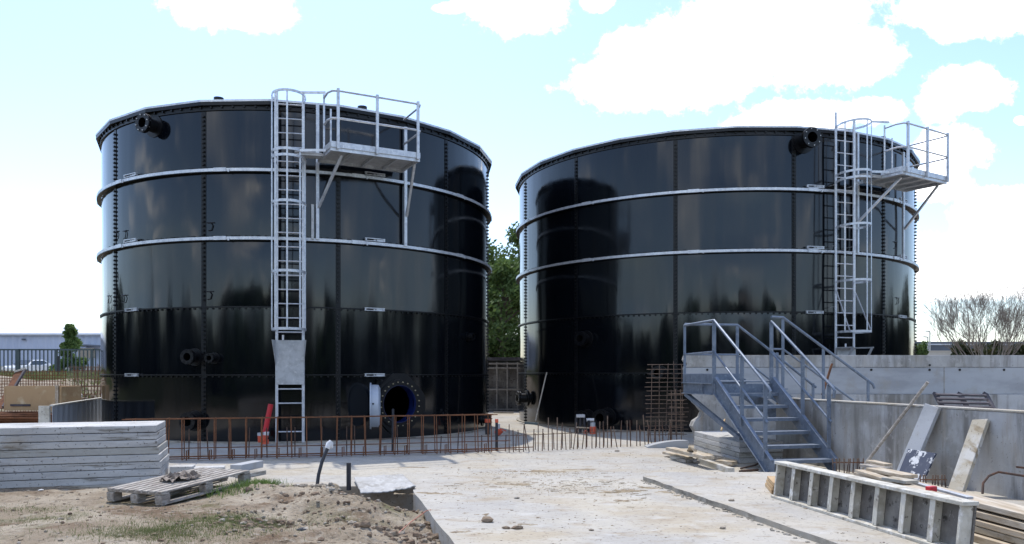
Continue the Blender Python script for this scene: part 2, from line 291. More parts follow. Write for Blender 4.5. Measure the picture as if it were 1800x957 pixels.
# ------------------------------------------------------------------ tanks
def make_tank(tx, ty, RT, NP, H, acam, seam0, label, nm):
    T = thing('storage_tank', label, 'tank', (tx, ty, 0), 'black bolted steel tanks')
    Cn = V((tx, ty, 0)); D = math.hypot(tx, ty); PH = H/5; da = 360/NP
    def pt(a, r, z): return Cn+V((math.sin(R(a))*r, -math.cos(R(a))*r, z))
    def nrm(a): return V((math.sin(R(a)), -math.cos(R(a)), 0))
    def tan(a): return V((math.cos(R(a)), math.sin(R(a)), 0))
    def a_of(x):
        th = math.degrees(math.atan((x-900)/F)); be = th-math.degrees(math.atan2(tx, ty)); q = math.sin(R(be))*D/RT
        return acam+math.degrees(math.asin(max(-1, min(1, q))))-be
    rnd = random.Random(int(RT*100))
    # shell of curved panels
    b = MB(); NU, NV = 16, 6
    hole = None
    if nm == 'near': hole = (38.4, .75, .44)
    for i in range(NP):
        for j in range(5):
            bu = rnd.uniform(-.014, .014); bv = rnd.uniform(-.007, .007); ph = rnd.uniform(-.6, .6); o = len(b.v)
            for v in range(NV+1):
                for u in range(NU+1):
                    uu = u/NU; vv = v/NV
                    r = RT+(bu*math.sin(math.pi*uu)+bv*math.sin(2*math.pi*uu+ph)*math.sin(math.pi*uu))*math.sin(math.pi*vv)**.5 if 0 < v < NV else RT
                    b.v.append(pt(seam0+(i+uu)*da, r, (j+vv)*PH))
            for v in range(NV):
                for u in range(NU):
                    q = (o+v*(NU+1)+u, o+v*(NU+1)+u+1, o+(v+1)*(NU+1)+u+1, o+(v+1)*(NU+1)+u)
                    if hole:
                        c = sum((b.v[k] for k in q), V())/4; h0 = pt(hole[0], RT, hole[1])
                        if (c-h0).length < hole[2]: continue
                    b.f.append(q)
    me = b
    o = me.build('tank_shell', 'tank', T, smooth=True)
    # roof
    b = MB(); n = NP*4
    b.add([pt(i*360/n, RT-.01, H-.04) for i in range(n)]+[Cn+V((0, 0, H+.02))], [(i, (i+1) % n, n) for i in range(n)])
    b.build('roof', 'tank_trim', T)
    b = MB(); b.add([pt(i*360/n, RT-.01, .012) for i in range(n)]+[Cn+V((0, 0, .012))], [(i, (i+1) % n, n) for i in range(n)]); b.build('tank_floor', 'black', T)
    def ring(r0, r1, z0, z1, n, off=0.0, a0=0, a1=360):
        b = MB(); full = a1-a0 >= 360; N_ = n if full else n+1
        for k in range(N_):
            a = a0+off+(a1-a0)*k/n
            for (r, z) in ((r0, z0), (r1, z0), (r1, z1), (r0, z1)): b.v.append(pt(a, r, z))
        for k in range(n if full else n):
            k2 = (k+1) % N_
            for e in range(4): b.f.append((k*4+e, k*4+(e+1) % 4, k2*4+(e+1) % 4, k2*4+e))
        if not full: b.f += [(0, 1, 2, 3), (n*4, n*4+1, n*4+2, n*4+3)]
        return b
    seg = NP*2
    # top rim: dark outer flange with a galvanised capping strip
    ring(RT-.02, RT+.03, H-.16, H-.012, NP*10).build('rim_band', 'tank_trim', T, smooth=True)
    ring(RT, RT+.12, H-.075, H-.008, seg, seam0).build('rim_flange', 'tank_trim', T)
    ring(RT-.06, RT+.125, H-.006, H+.035, seg, seam0).build('rim_capping', 'galv', T)
    b = MB()
    for i in range(seg*6):
        a = i*360/(seg*6); p = pt(a, RT+.045, H-.10); b.box(p, (.035, .03, .035), R(a))
    b.build('rim_bolts', 'tank_trim', T)
    # galvanised stiffening rings at the two upper joints
    for j in (4, 3):
        z = j*PH
        ring(RT+.004, RT+.10, z-.045, z-.033, NP*10).build('ring_flange', 'tank_trim', T, smooth=True)
        ra = ring(RT+.088, RT+.10, z-.032, z+.028, NP*10).build('stiffening_ring', 'galv', T, smooth=True)
        b = MB(); c = MB()
        for i in range(NP*6):
            a = seam0+(i+.5)*da/6; b.bar(pt(a, RT, z+.045), pt(a, RT+.055, z+.045), .05, .03)
            if i % 6 == 0:
                p = pt(a+2, RT+.106, z-.002); c.box(p, (.26, .012, .075), R(a+2))
                c.box(pt(a+4.2, RT+.11, z-.028), (.03, .02, .05), R(a+4.2))
        for i in range(NP*20):
            a = seam0+(i+.5)*da/20; b.box(pt(a, RT+.018, z+.05), (.028, .03, .028), R(a))
        b.build('joint_bolts', 'tank_trim', ra); c.build('splice_plate', 'galv', ra)
    for j in (2, 1):
        z = j*PH
        rj = ring(RT, RT+.035, z-.012, z+.012, NP*10).build('joint_ring', 'tank_trim', T, smooth=True)
        b = MB()
        for i in range(NP*20):
            a = seam0+(i+.5)*da/20; b.box(pt(a, RT+.014, z-.035), (.03, .028, .03), R(a))
        b.build('joint_bolts', 'tank_trim', rj)
    ring(RT-.02, RT+.09, .0, .03, NP*8).build('base_flange', 'edge', T)
    # bolted vertical seams
    for i in range(NP):
        a = seam0+i*da; b = MB()
        b.bar(pt(a, RT+.004, .03), pt(a, RT+.004, H-.17), .10, .012, nrm(a))
        k = .06
        while k < H-.2:
            ok = min(abs(k-j*PH) for j in range(1, 5)) > .07
            if ok:
                b.box(pt(a, RT+.024, k), (.046, .044, .036), R(a))
            k += .088
        b.build('bolted_seam', 'tank_trim', T)
    # sticker-like galvanised clip plates above joints
    clips = (235, 657) if nm == 'near' else (1430, 1583)
    for x in clips:
        a = a_of(x)
        for j in (4, 3, 2, 1):
            b = MB(); z = j*PH+(.075 if j > 2 else -.005); rr_ = RT+(.07 if j > 2 else .045)
            c0 = pt(a, rr_, z); t_ = tan(a)
            b.bar(c0-t_*.22+V((0, 0, .028)), c0+t_*.22+V((0, 0, .028)), .05, .014); b.bar(c0-t_*.22-V((0, 0, .022)), c0+t_*.22-V((0, 0, .022)), .05, .012)
            b.bar(c0-t_*.215, c0-t_*.19, .05, .05); b.bar(c0+t_*.19, c0+t_*.215, .05, .05)
            b.bar(c0+t_*.04-nrm(a)*.01, c0+t_*.19-nrm(a)*.01, .02, .03)
            b.bar(c0-nrm(a)*.045, c0, .04, .02)
            b.build('clip_plate', 'galv', T)
    # flanged nozzles
    def nozzle(x, y, r=.13, ln=.34, fl=1.5, xoff=0):
        a = a_of(x); p = pt(a, RT, 0); z = EYE+(HY-y)/F*p.y; p.z = z; n_ = nrm(a)
        nz_ = MB().pipe(p-n_*.02, n_, ln, r, r*.8).build('nozzle', 'tank_trim', T, smooth=True)
        MB().pipe(p+n_*(ln-.03), n_, .035, r*fl, r*.8).pipe(p+n_*(ln-.085), n_, .03, r*fl, r*.9).build('flange', 'tank_trim', nz_, smooth=True)
        MB().pipe(p+n_*.0, n_, .025, r*1.75, r*.9).build('wall_plate', 'tank_trim', nz_, smooth=True)
        b = MB(); u = tan(a)
        for k in range(8):
            t = k*math.pi/4+.2; q = p+n_*(ln-.10)+(u*math.cos(t)+V((0, 0, 1))*math.sin(t))*r*1.26; b.tube([q, q+n_*.125], .013, 6)
        b.build('flange_bolts', 'galv_dull' if y < 300 else 'tank_trim', nz_)
        m2 = MB(); q = [p+n_*(.04)+(u*math.cos(t*.4)+V((0, 0, 1))*math.sin(t*.4))*r*.79 for t in range(16)]
        m2.add(q, [tuple(range(16))]); m2.build('bore', 'black', nz_)
    for q in ([(272, 223, .13, .31), (343, 628, .10, .27), (377, 630, .065, .22), (343, 740, .12, .27), (822, 592, .06, .15), (848, 738, .09, .2)] if nm == 'near' else
              [(1412, 250, .15, .40), (1031, 596, .12, .26), (1160, 656, .10, .30), (1034, 734, .12, .32), (1068, 734, .14, .36), (926, 700, .13, .28)]): nozzle(*q)
    # small rope hooks on the shell
    hooks = [(206, 412), (221, 411), (371, 397), (369, 518), (192, 525), (219, 524)] if nm == 'near' else [(1573, 430), (1577, 528)]
    for (x, y) in hooks:
        a = a_of(x); p = pt(a, RT+.02, 0); p.z = EYE+(HY-y)/F*p.y; t_ = tan(a)
        b = MB(); b.tube([p-t_*.08+V((0, 0, .06)), p+t_*.08+V((0, 0, .06))], .010, 6)
        b.tube([p+V((0, 0, .06)), p+t_*.05, p+t_*.02-V((0, 0, .09)), p-t_*.05-V((0, 0, .10))], .009, 6)
        b.build('rope_hook', 'tank_trim', T)
    # roof vents
    for x in ((378, 641) if nm == 'near' else (1560,)):
        a = a_of(x); p = pt(a, RT-.15, H+.0)
        MB().tube([p, p+V((0, 0, .11))], .06, 12).tube([p+V((0, 0, .09)), p+V((0, 0, .15))], .10, 14).build('vent_cap', 'tank_trim', T, smooth=True)
    # --------------- caged ladder
    al = a_of(511.5) if nm == 'near' else 18.7
    Lg = pgroup('caged_ladder', T); rl = RT+.22; top = H+(.17 if nm == 'near' else .25)
    n_ = nrm(al); t_ = tan(al); base = pt(al, rl, 0)
    for s in (-1, 1):
        tp = top if not (nm == 'near' and s > 0) else top+.02
        MB().bar(base+t_*s*.255+V((0, 0, .02)), base+t_*s*.255+V((0, 0, tp+(.12 if nm == 'far' and s < 0 else 0))), .055, .028, n_).build('ladder_rail', 'galv', Lg, bevel=.004)
    z = .24
    while z < top-.02:
        MB().tube([base-t_*.235+V((0, 0, z)), base+t_*.235+V((0, 0, z))], .014, 8).build('rung', 'galv', Lg, smooth=True); z += .283
    for j in (1, 2, 3, 4):
        for s in (-1, 1):
            q = base+t_*s*.255+V((0, 0, j*PH+.12)); MB().bar(q, q-n_*.22, .04, .008).build('stand_off', 'galv_dull', Lg)
    def hoop(z, ext=0.0, h=.05):
        pts = []
        for k in range(15):
            t = math.pi*k/14; w_ = .255+.13*math.sin(t)**.35 if 0 < k < 14 else .255
            pts.append(base-t_*math.cos(t)*w_+n_*(.02+math.sin(t)**.8*.68 if 0 < k < 14 else .02)+V((0, 0, z)))
        b = MB()
        for p, q in zip(pts, pts[1:]): b.bar(p, q+(q-p)*.06, .008, h)
        return b, pts
    zb = 2.27 if nm == 'near' else 2.33
    hz = [2.26, 3.37, 4.71, 5.58, 5.70, 6.81]
    if nm == 'far': hz = [2.34, 3.49, 4.74, 5.78, 5.93, 7.05]
    zb = hz[0]
    hp = None
    for q in hz:
        b, hp = hoop(q); b.build('cage_hoop', 'galv', Lg)
    for k in (2, 4, 7, 10, 12):
        o_ = hp[k]; c_ = base+V((0, 0, o_.z)); d = (o_-c_).normalized()
        ztop = hz[-1]
        q0 = V((o_.x, o_.y, zb)); q1 = V((o_.x, o_.y, ztop))
        if k == 12: q1.z = zb+3.4
        if k == 10 and nm == 'near': q1.z = zb+3.4
        MB().bar(q0-d*.006, q1-d*.006, .032, .006, d).build('cage_strap', 'galv', Lg)
    if nm == 'far':
        for s in (-1, 1):
            MB().bar(base+t_*s*.26+V((0, 0, zb+1.0)), base+t_*s*.3+n_*.5+V((0, 0, zb)), .03, .01, t_).build('cage_brace', 'galv', Lg)
    # anti-climb guard plate
    if nm == 'near':
        g = MB(); zt, zm, z0 = 2.06, 1.72, 1.18; q = base+n_*.05
        g.hexa([q-t_*.27+V((0, 0, z0)), q+t_*.27+V((0, 0, z0)), q+t_*.27+V((0, 0, z0))-n_*.012, q-t_*.27+V((0, 0, z0))-n_*.012],
               [q-t_*.27+V((0, 0, zt)), q+t_*.27+V((0, 0, zt)), q+t_*.27+V((0, 0, zt))-n_*.012, q-t_*.27+V((0, 0, zt))-n_*.012])
        for s in (-1, 1):
            e = q+t_*s*.27
            g.hexa([e+V((0, 0, z0+.4)), e+n_*.01+V((0, 0, z0+.4)), e+n_*.01+t_*s*.006+V((0, 0, z0+.4)), e+t_*s*.006+V((0, 0, z0+.4))],
                   [e+V((0, 0, zt)), e+n_*.22+t_*s*.05+V((0, 0, zt)), e+n_*.22+t_*s*.058+V((0, 0, zt)), e+t_*s*.008+V((0, 0, zt))])
        gp = g.build('guard_plate', 'galv_dull', Lg)
        MB().tube([q-t_*.13+n_*.02+V((0, 0, zt)), q-t_*.13+n_*.02+V((0, 0, zt+.10))], .02, 8).build('bolt_tube', 'white_pl', Lg)
    else:
        g = MB(); q = base+n_*.05; zt = 1.98; z0 = 1.2
        g.bar(q+V((0, 0, z0)), q+V((0, 0, zt)), .52, .012, n_)
        g.bar(q+n_*.25+V((0, 0, zt)), q+V((0, 0, zt))+n_*.0, .56, .012)
        g.bar(q-t_*.27+V((0, 0, z0)), q-t_*.27+n_*.5+V((0, 0, zt-.01)), .06, .012, t_); g.bar(q+t_*.27+V((0, 0, z0)), q+t_*.27+n_*.5+V((0, 0, zt-.01)), .06, .012, t_)
        g.bar(q-t_*.27+V((0, 0, zt)), q-t_*.27+n_*.55+V((0, 0, zt)), .012, .03); g.bar(q+t_*.27+V((0, 0, zt)), q+t_*.27+n_*.55+V((0, 0, zt)), .012, .03)
        g.build('guard_plate', 'galv_dull', Lg)
        MB().tube([q-t_*.02+V((0, 0, zt)), q-t_*.02+V((0, 0, zt+.10))], .02, 8).build('bolt_tube', 'white_pl', Lg)
    # --------------- platform
    ap = al+16.6 if nm == 'near' else al+13.8
    Pg = pgroup('access_platform', T); n_ = nrm(ap); t_ = tan(ap); r0 = RT+.14; r1 = RT+1.16; W = .90
    zd = 5.71 if nm == 'near' else 5.91
    c0 = pt(ap, 0, 0)
    def q(u, r, z): return Cn+n_*r+t_*u+V((0, 0, z))
    b = MB(); b.bar(q(-W, (r0+r1)/2, zd-.01), q(W, (r0+r1)/2, zd-.01), r1-r0, .02); b.build('deck', 'galv_dull', Pg)
    b = MB()
    for u in (-W+.03, -.45, 0, .45, W-.03): b.bar(q(u, r0, zd-.05), q(u, r1-.02, zd-.05), .04, .055)
    for r in (r0+.03, r1-.03): b.bar(q(-W, r, zd-.05), q(W, r, zd-.05), .045, .06)
    b.build('deck_frame', 'galv', Pg)
    b = MB(); b.bar(q(-W, r1+.012, zd+.04), q(W, r1+.012, zd+.04), .012, .11); b.bar(q(W, r0, zd+.04), q(W, r1, zd+.04), .012, .11); b.bar(q(-W, r0+.5, zd+.04), q(-W, r1, zd+.04), .012, .11); b.build('toe_board', 'galv', Pg)
    b = MB(); b.bar(q(-W, r0+.3, zd-.02), q(-W-.5, r0+.2, zd-.02), .42, .02); b.bar(q(-W, r0+.5, zd-.05), q(-W-.5, r0+.38, zd-.05), .03, .05); b.build('bridge_plate', 'galv_dull', Pg)
    for u in (-W+.13, 0.0, W-.06):
        MB().bar(q(u, r1+.045, zd-.05), q(u, r1+.045, zd+1.10), .05, .05, n_).build('rail_post', 'galv', Pg, bevel=.004)
    for hgt, nmz in ((1.05, 'top_rail'), (.53, 'mid_rail')):
        pts = [q(-W-.02, r1-.42, zd+hgt-.02), q(-W-.02, r1-.15, zd+hgt), q(-W+.03, r1, zd+hgt), q(-W+.14, r1+.045, zd+hgt), q(W-.12, r1+.045, zd+hgt), q(W+.0, r1, zd+hgt), q(W+.03, r1-.12, zd+hgt), q(W+.03, RT+.14, zd+hgt)]
        MB().tube(pts, .02, 8).build(nmz, 'galv', Pg, smooth=True)
    MB().tube([q(-W-.02, r1-.42, zd+.02), q(-W-.02, r1-.42, zd+1.1)], .02, 8).tube([q(-W+.08, r1-.3, zd+.1), q(-W+.08, r1-.3, zd+.8)], .018, 8).build('gate_post', 'galv', Pg, smooth=True)
    ce = hp[10]
    for zz in (hz[-1], hz[-2]):
        b = MB(); b.bar(V((ce.x, ce.y, zz)), q(-W-.02, r1-.3, zz-.0), .008, .05); b.build('link_bar', 'galv', Pg)
    for u in (-W+.03, W+.12):
        rr_ = math.sqrt(max(.1, RT*RT-u*u))+.10
        zlo = 3*PH
        MB().bar(q(u, rr_, zlo), q(u, rr_, zd+(1.12 if u < 0 else .95)), .065, .05, n_).build('support_post', 'galv', Pg, bevel=.004)
        if u < 0: MB().bar(q(u-.10, rr_, zlo+.0), q(u-.10, rr_, zd-.9), .05, .03, n_).build('support_post', 'galv_dull', Pg)
        MB().bar(q(u+.02, rr_+.02, zd-.95), q(u+.24 if u < 0 else W-.04, r1-.2, zd-.08), .05, .05, t_).build('brace', 'galv', Pg, bevel=.004)
    # rim hatch above the platform
    b = MB(); p = q(-.25, RT-.28, H+.06)
    b.bar(p-t_*.45, p+t_*.45, .42, .03); b.bar(p-t_*.45+n_*.2-V((0, 0, .05)), p+t_*.45+n_*.2-V((0, 0, .05)), .02, .08); b.build('roof_hatch', 'galv', T)
    # --------------- manhole
    if nm == 'near':
        a = hole[0]; n_ = nrm(a); t_ = tan(a); Mg = pgroup('manhole', T); h0 = pt(a, RT, hole[1]); Z = V((0, 0, 1))
        def rp_(u, w, d): return h0+t_*u+Z*w+n_*d
        n8 = 32; b = MB()
        for k in range(n8):
            t = 2*math.pi*k/n8; c_, s_ = math.cos(t), math.sin(t); m_ = max(abs(c_), abs(s_), (abs(c_)+abs(s_))/1.28)
            for (rad, dd) in ((.41, .045), (.70/m_*.93, .045), (.70/m_*.93, -.10), (.41, -.10)): b.v.append(rp_(rad*c_, rad*s_, dd))
        for k in range(n8):
            k2 = (k+1) % n8
            for e in range(4): b.f.append((k*4+e, k*4+(e+1) % 4, k2*4+(e+1) % 4, k2*4+e))
        b.build('reinforcing_plate', 'tank_trim', Mg)
        MB().pipe(rp_(0, 0, -.20), n_, .27, .412, .392, 40).build('neck', 'blue', Mg, smooth=True)
        MB().pipe(rp_(0, 0, .05), n_, .025, .52, .40, 40).build('ring_flange', 'tank_trim', Mg, smooth=True)
        b = MB()
        for k in range(24):
            t = 2*math.pi*(k+.5)/24; b.tube([rp_(.465*math.cos(t), .465*math.sin(t), .07), rp_(.465*math.cos(t), .465*math.sin(t), .10)], .014, 6)
        b.build('manhole_bolts', 'brass', Mg)
        # open hatch cover swung out on its hinge to the left
        hc = V((-2.86, 16.14, hole[1]-.01)); ax_ = V((.985, .17, 0)).normalized()
        MB().tube([hc, hc+ax_*.15, hc+ax_*.19], [.43, .43, .36], 40).build('hatch_cover', 'cover', Mg, smooth=True)
        MB().pipe(hc+ax_*-.02, ax_, .03, .47, .42, 40).build('cover_rim', 'cover', Mg, smooth=True)
        MB().box(hc+ax_*.12+V((0, -.43, .06)), (.03, .03, .03)).build('handle', 'tank_trim', Mg)
        MB().bar(rp_(-.50, .5, .05), rp_(-.50, .5, .2), .05, .03).bar(rp_(-.52, -.45, .04), rp_(-.52, .52, .04), .03, .03, n_).build('hinge', 'tank_trim', Mg)
    return T
make_tank(-5.365, 20.717, 4.727, 11, 6.845, 14.52, 14.52-24.9, 'black bolted tank with manhole, left of the tree gap', 'near')
make_tank(5.806, 23.85, 5.586, 13, 7.02, -13.68, -13.68-34.8, 'black bolted tank behind the blue-grey metal stairs', 'far')
# ------------------------------------------------------------------ slab stack on the left
cf = V((-4.58, 10.25, 0)); du = V((-1.67, -.52, 0)).normalized(); dv = V((-.52, 1.67, 0)).normalized()*-1
dv = V((-.303, .953, 0)).normalized(); rr = random.Random(3)
names = ['lowest', 'second from the bottom', 'third from the bottom', 'fourth from the bottom', 'stained, fifth from the bottom', 'third from the top', 'second from the top', 'topmost']
for i in range(8):
    off = .05 if i < 5 else 0.0; off -= .02*(i == 4); j = rr.uniform(-.01, .01)
    p0 = cf-du*(off+j)-dv*(0.0+rr.uniform(0, .012)); z0 = i*.0932; z1 = z0+.086; hb = 1.06
    q = [p0, p0+dv*hb, p0+dv*hb+du*2.9, p0+du*2.9]
    lab = 'precast concrete slab, %s in the stack beside the pallet' % names[i]
    MB().prism([(a.x, a.y) for a in q], z0, z1).build('concrete_slab', 'precast_rough' if i == 4 else 'precast', bevel=.008, label=lab, cat='slab', group='slabs stacked at the left')
# slab stack by the stairs
c2 = V((3.54, 12.42, 0)); d1 = V((-.18, 2.3, 0)); d2 = V((.745, .18, 0))
for i, nm_ in enumerate(['lowest', 'second', 'third', 'topmost']):
    o1 = V((rr.uniform(-.015, .015), rr.uniform(-.02, .02), 0)); q = [c2+o1, c2+o1+d2, c2+o1+d2+d1, c2+o1+d1]
    MB().prism([(a.x, a.y) for a in q], i*.084, i*.084+.079).build('concrete_slab', 'precast' if i != 1 else 'precast_rough', bevel=.008,
        label='concrete slab under the stairs, %s of its low stack' % nm_, cat='slab', group='slabs stacked under the stairs')
# ------------------------------------------------------------------ pallet
def make_pallet():
    pf = V((-3.73, 8.5, 0)); ux = V((-.74, .30, 0)).normalized(); uy = V((.375, .927, 0)).normalized()
    T = thing('wooden_pallet', 'weathered wooden pallet lying tilted on the earth with crumpled paper on it', 'pallet', pf)
    Lp = 1.38
    def q(u, v, z): return pf+ux*u+uy*v+V((0, 0, z+.075*v/Lp))
    for k in range(8):
        u = .045+k*(.80-.09)/7
        MB().bar(q(u, -.01, .135), q(u, Lp, .135), .072, .02).build('top_slat', 'wood', T, bevel=.003)
    for v in (.05, Lp/2, Lp-.05):
        MB().bar(q(0, v, .113), q(.8, v, .113), .10, .02).build('cross_board', 'wood', T, bevel=.003)
        for u in (.05, .4, .75):
            MB().bar(q(u, v-.06, .06), q(u, v+.06, .06), .10, .082).build('block', 'wood', T, bevel=.004)
    for u in (.05, .4, .75): MB().bar(q(u, 0, .008), q(u, Lp, .008), .10, .02).build('bottom_board', 'wood', T, bevel=.003)
    # crumpled paper
    b = MB(); n = 22; r2 = random.Random(8)
    for j in range(n+1):
        for i in range(n+1):
            s, t = i/n-.5, j/n-.5; z = .16+.05*(.5+noise.noise(V((s*9, t*7, 1))))*max(0, 1-(s*s+t*t)*2.6)*1.6+abs(noise.noise(V((s*16, t*16, 4))))*.06
            b.v.append(q(.36+s*.34+noise.noise(V((s*6, t*6, 7)))*.08, .62+t*.52+noise.noise(V((s*5, t*5, 12)))*.09, z-.012))
    for j in range(n):
        for i in range(n):
            s, t = i/n-.5, j/n-.5
            if s*s+t*t+noise.noise(V((s*5, t*5, 20)))*.12 < .23: b.f.append((j*(n+1)+i, j*(n+1)+i+1, (j+1)*(n+1)+i+1, (j+1)*(n+1)+i))
    o = b.build('crumpled_paper', 'paper', label='crumpled brown sack paper lying on the tilted pallet', cat='paper')
    sd = o.modifiers.new('s', 'SOLIDIFY'); sd.thickness = .004
make_pallet()
# concrete kerb blocks behind the pallet
for (x0, y0, x1, y1, w, h, lab) in ((294, 838, 334, 837, .26, .13, 'short pale kerb block touching the slab stack'), (335, 836, 390, 834, .24, .10, 'flat concrete kerb between slab stack and pallet'),):
    a = G(x0, y0); c = G(x1, y1); MB().bar(a+V((0, w/2, h/2)), c+V((0, w/2, h/2)), w, h).build('kerb_block', 'precast', bevel=.008, label=lab, cat='block')
a = G(414, 838)+V((0, 0, .11)); c = G(449, 831)+V((0, .12, .11))
MB().bar(a, c, .17, .10).build('kerb_block', 'wall_smooth', bevel=.008, label='bluish concrete block at the far end of the pallet', cat='block')
MB().bar(G(422, 841)+V((0, 0, .028)), G(455, 835)+V((0, .1, .028)), .17, .056).build('kerb_block', 'precast_rough', bevel=.008, label='small rough block under the bluish block', cat='block')
# ------------------------------------------------------------------ rebar cage and starter bars
def line_pt(X):
    if X < -.28: return V((X, 12.66+(X+5.5)*(14.0-12.66)/5.22, 0))
    return V((X, 14.0+(X+.28)*.49, 0))
T = thing('rebar_cage', 'long rusty reinforcement cage lying across the yard before the tanks', 'rebar cage', line_pt(-3))
d = (line_pt(-.3)-line_pt(-6)).normalized(); s_ = V((d.y, -d.x, 0)); ctr = .12
for (o_, z, x0, x1) in ((-ctr, .68, -6.1, -.3), (ctr, .685, -6.1, -.28), (-ctr, .06, -6.1, .1), (ctr, .09, -6.1, .35), (-ctr, .20, -6.1, .0), (-ctr*.2, .04, -6.1, .2)):
    MB().tube([line_pt(x0)+s_*o_+V((0, 0, z)), line_pt((x0+x1)/2)+s_*o_+V((0, 0, z-.006)), line_pt(x1)+s_*o_+V((0, 0, z))], .0085, 6).build('long_bar', 'rust', T)
X = -5.95; rr = random.Random(11); k = 0
while X < -.35:
    p = line_pt(X); dx = d*rr.uniform(-.02, .02); w = V((0, 0, 1))
    MB().tube([p-s_*ctr+w*.03, p-s_*ctr+dx+w*.69, p+s_*ctr+dx+w*.695, p+s_*ctr+dx*0+w*.03, p-s_*ctr+w*.031], .0085, 6).build('stirrup', 'rust', T)
    X += .232
b = MB()
X = -5.9
while X < -.3:
    p = line_pt(X)-s_*.10; b.tube([p+V((0, 0, .0)), p+V((0, 0, .16)), p+V((.03, 0, .17)), p+V((.03, 0, .02))], .009, 6); X += .34
b.build('spacer_clips', 'rust', T)
SB = 'dark steel starter bar standing up out of the yard slab in a row'
sbm = {}
def starter(p, h, tilt, mat, lab=SB, grp='starter bars in front of the tanks', rad=.010):
    key = (round(h*10), mat, rad)
    if key not in sbm:
        o = MB().tube([(0, 0, 0), (0, 0, round(h*10)/10)], rad, 6).build('starter_bar', mat, label=lab, cat='rebar', group=grp); sbm[key] = o
        o.location = p; o.rotation_euler = tilt; return o
    o = sbm[key].copy(); C.objects.link(o); o.location = p; o.rotation_euler = tilt; o['label'] = lab; o['group'] = grp
rr = random.Random(5)
X = -5.7
while X < -.1:
    p = line_pt(X)+V((0, .28+rr.uniform(-.05, .05), 0)); starter(p, rr.choice([.5, .5, .3]), (rr.uniform(-.05, .05), rr.uniform(-.05, .05), 0), 'rebar'); X += rr.choice([.3, .42, .12])
X = -.05
while X < 3.15:
    p = line_pt(X); tl = rr.choice([0, 0, 0, -.18, .12, -.06])
    starter(p, rr.choice([.5, .5, .4, .6]), (rr.uniform(-.05, .08), tl, 0), 'rebar_grey'); starter(p+V((.075, .05, 0)), rr.choice([.5, .4]), (0, rr.uniform(-.05, .05), 0), 'rebar')
    starter(p+V((.12, .35, 0)), .3, (0, rr.uniform(-.04, .04), 0), 'rebar_grey'); X += rr.uniform(.13, .21)
MB().tube([line_pt(-3.2)+V((0, .55, .24)), line_pt(0)+V((0, .6, .25)), line_pt(2.6)+V((0, .45, .27))], .0065, 6).build('reinforcing_bar', 'rebar', label='thin horizontal bar tied across the row of starter bars', cat='rebar')
MB().tube([P(691, 719, 14.2), P(691, 742, 14.2), P(690, 800, 14.2)], .022, 8).build('duct_pipe', 'black_pl', label='dark upright duct in front of the tank manhole', cat='pipe')
# vertical rebar mat by the right tank
def mat_panel(name, p0, p1, z0, z1, nv, nh, r, mat, lab, cat='rebar mesh', jit=0.0, seed=1):
    b = MB(); r2 = random.Random(seed); p0 = V(p0); p1 = V(p1); d = (p1-p0); 
    for i in range(nv):
        q = p0+d*(i+.5)/nv; j = V((r2.uniform(-jit, jit), 0, 0)); b.tube([q+V((0, 0, z0))+j, q+V((0, 0, z1+r2.uniform(-jit, jit)*2))-j], r, 5)
    for k in range(nh):
        z = z0+(z1-z0)*(k+.5)/nh; e = d.normalized(); b.tube([p0-e*r2.uniform(0, jit*2)+V((0, 0, z+r2.uniform(-jit, jit)*.4)), p1+e*r2.uniform(0, jit*2)+V((0, 0, z+r2.uniform(-jit, jit)*.4))], r, 5)
    return b.build(name, mat, label=lab, cat=cat)
mat_panel('rebar_mesh', (2.78, 16.35, 0), (3.62, 16.55, 0), .1, 1.62, 5, 17, .007, 'rebar_grey', 'upright grid of thin bars standing beside the stair landing', jit=.03, seed=4)
mat_panel('rebar_mesh', (3.15, 15.95, 0), (3.42, 15.9, 0), .0, 1.05, 3, 8, .009, 'rebar_grey', 'narrow grid of bars leaning by the broken wall end', jit=.02, seed=5)
# ------------------------------------------------------------------ drain pipes
T = thing('drain_pipe', 'bright red pipe rising from an orange elbow beside the left ladder', 'pipe', G(466, 781))
e = P(466, 778, 15.4)
MB().tube([P(466, 760, 15.4), P(469, 745, 15.4), P(476, 711, 15.4)], .05, 14).build('riser', 'red', T, smooth=True)
MB().tube([P(466, 765, 15.38), P(464, 775, 15.38), P(459, 776, 15.38), P(459, 764, 15.38)], .066, 14).tube([P(466, 781, 15.4), P(466, 773, 15.4)], .07, 14).build('elbow', 'orange', T, smooth=True)
MB().tube([P(459, 766, 15.38), P(459, 761, 15.38)], .07, 14).build('end_cap', 'grey_pl', T, smooth=True)
MB().tube([P(467.3, 765, 15.4), P(468.2, 759, 15.4)], .054, 14).build('white_band', 'white_pl', T, smooth=True)
def capped(x, yt, yb, r, body, cap, lab, Y=None, capy=5):
    g = G(x, yb); Y = Y or g.y; T = thing('capped_pipe', lab, 'pipe', (g.x, Y, 0))
    MB().tube([P(x, yb, Y), P(x, yt+capy, Y)], r, 12).build('pipe', body, T, smooth=True)
    MB().tube([P(x, yt+capy+1, Y), P(x, yt, Y)], r*1.18, 12).build('cap', cap, T, smooth=True)
capped(824, 741, 758, .055, 'red', 'orange', 'short red stub pipe in front of the left tank')
capped(857, 737, 764, .055, 'black_pl', 'orange', 'black pipe with orange cap at right foot of left tank')
capped(873, 737, 793, .026, 'black_pl', 'orange', 'tall thin black pipe with orange cap in the tank gap')
T = thing('valve', 'small orange valve on the slab in the tank gap', 'valve', G(876, 766)); g = G(876, 766)
MB().stone(g+V((0, 0, .08)), .10, random.Random(1), 1).build('body', 'orange', T, smooth=True); MB().tube([g+V((0, 0, .13)), g+V((0, 0, .26))], .04, 10).build('stem', 'grey_pl', T); MB().bar(g+V((-.02, 0, .18)), g+V((.18, 0, .1)), .02, .02).build('lever', 'orange', T)
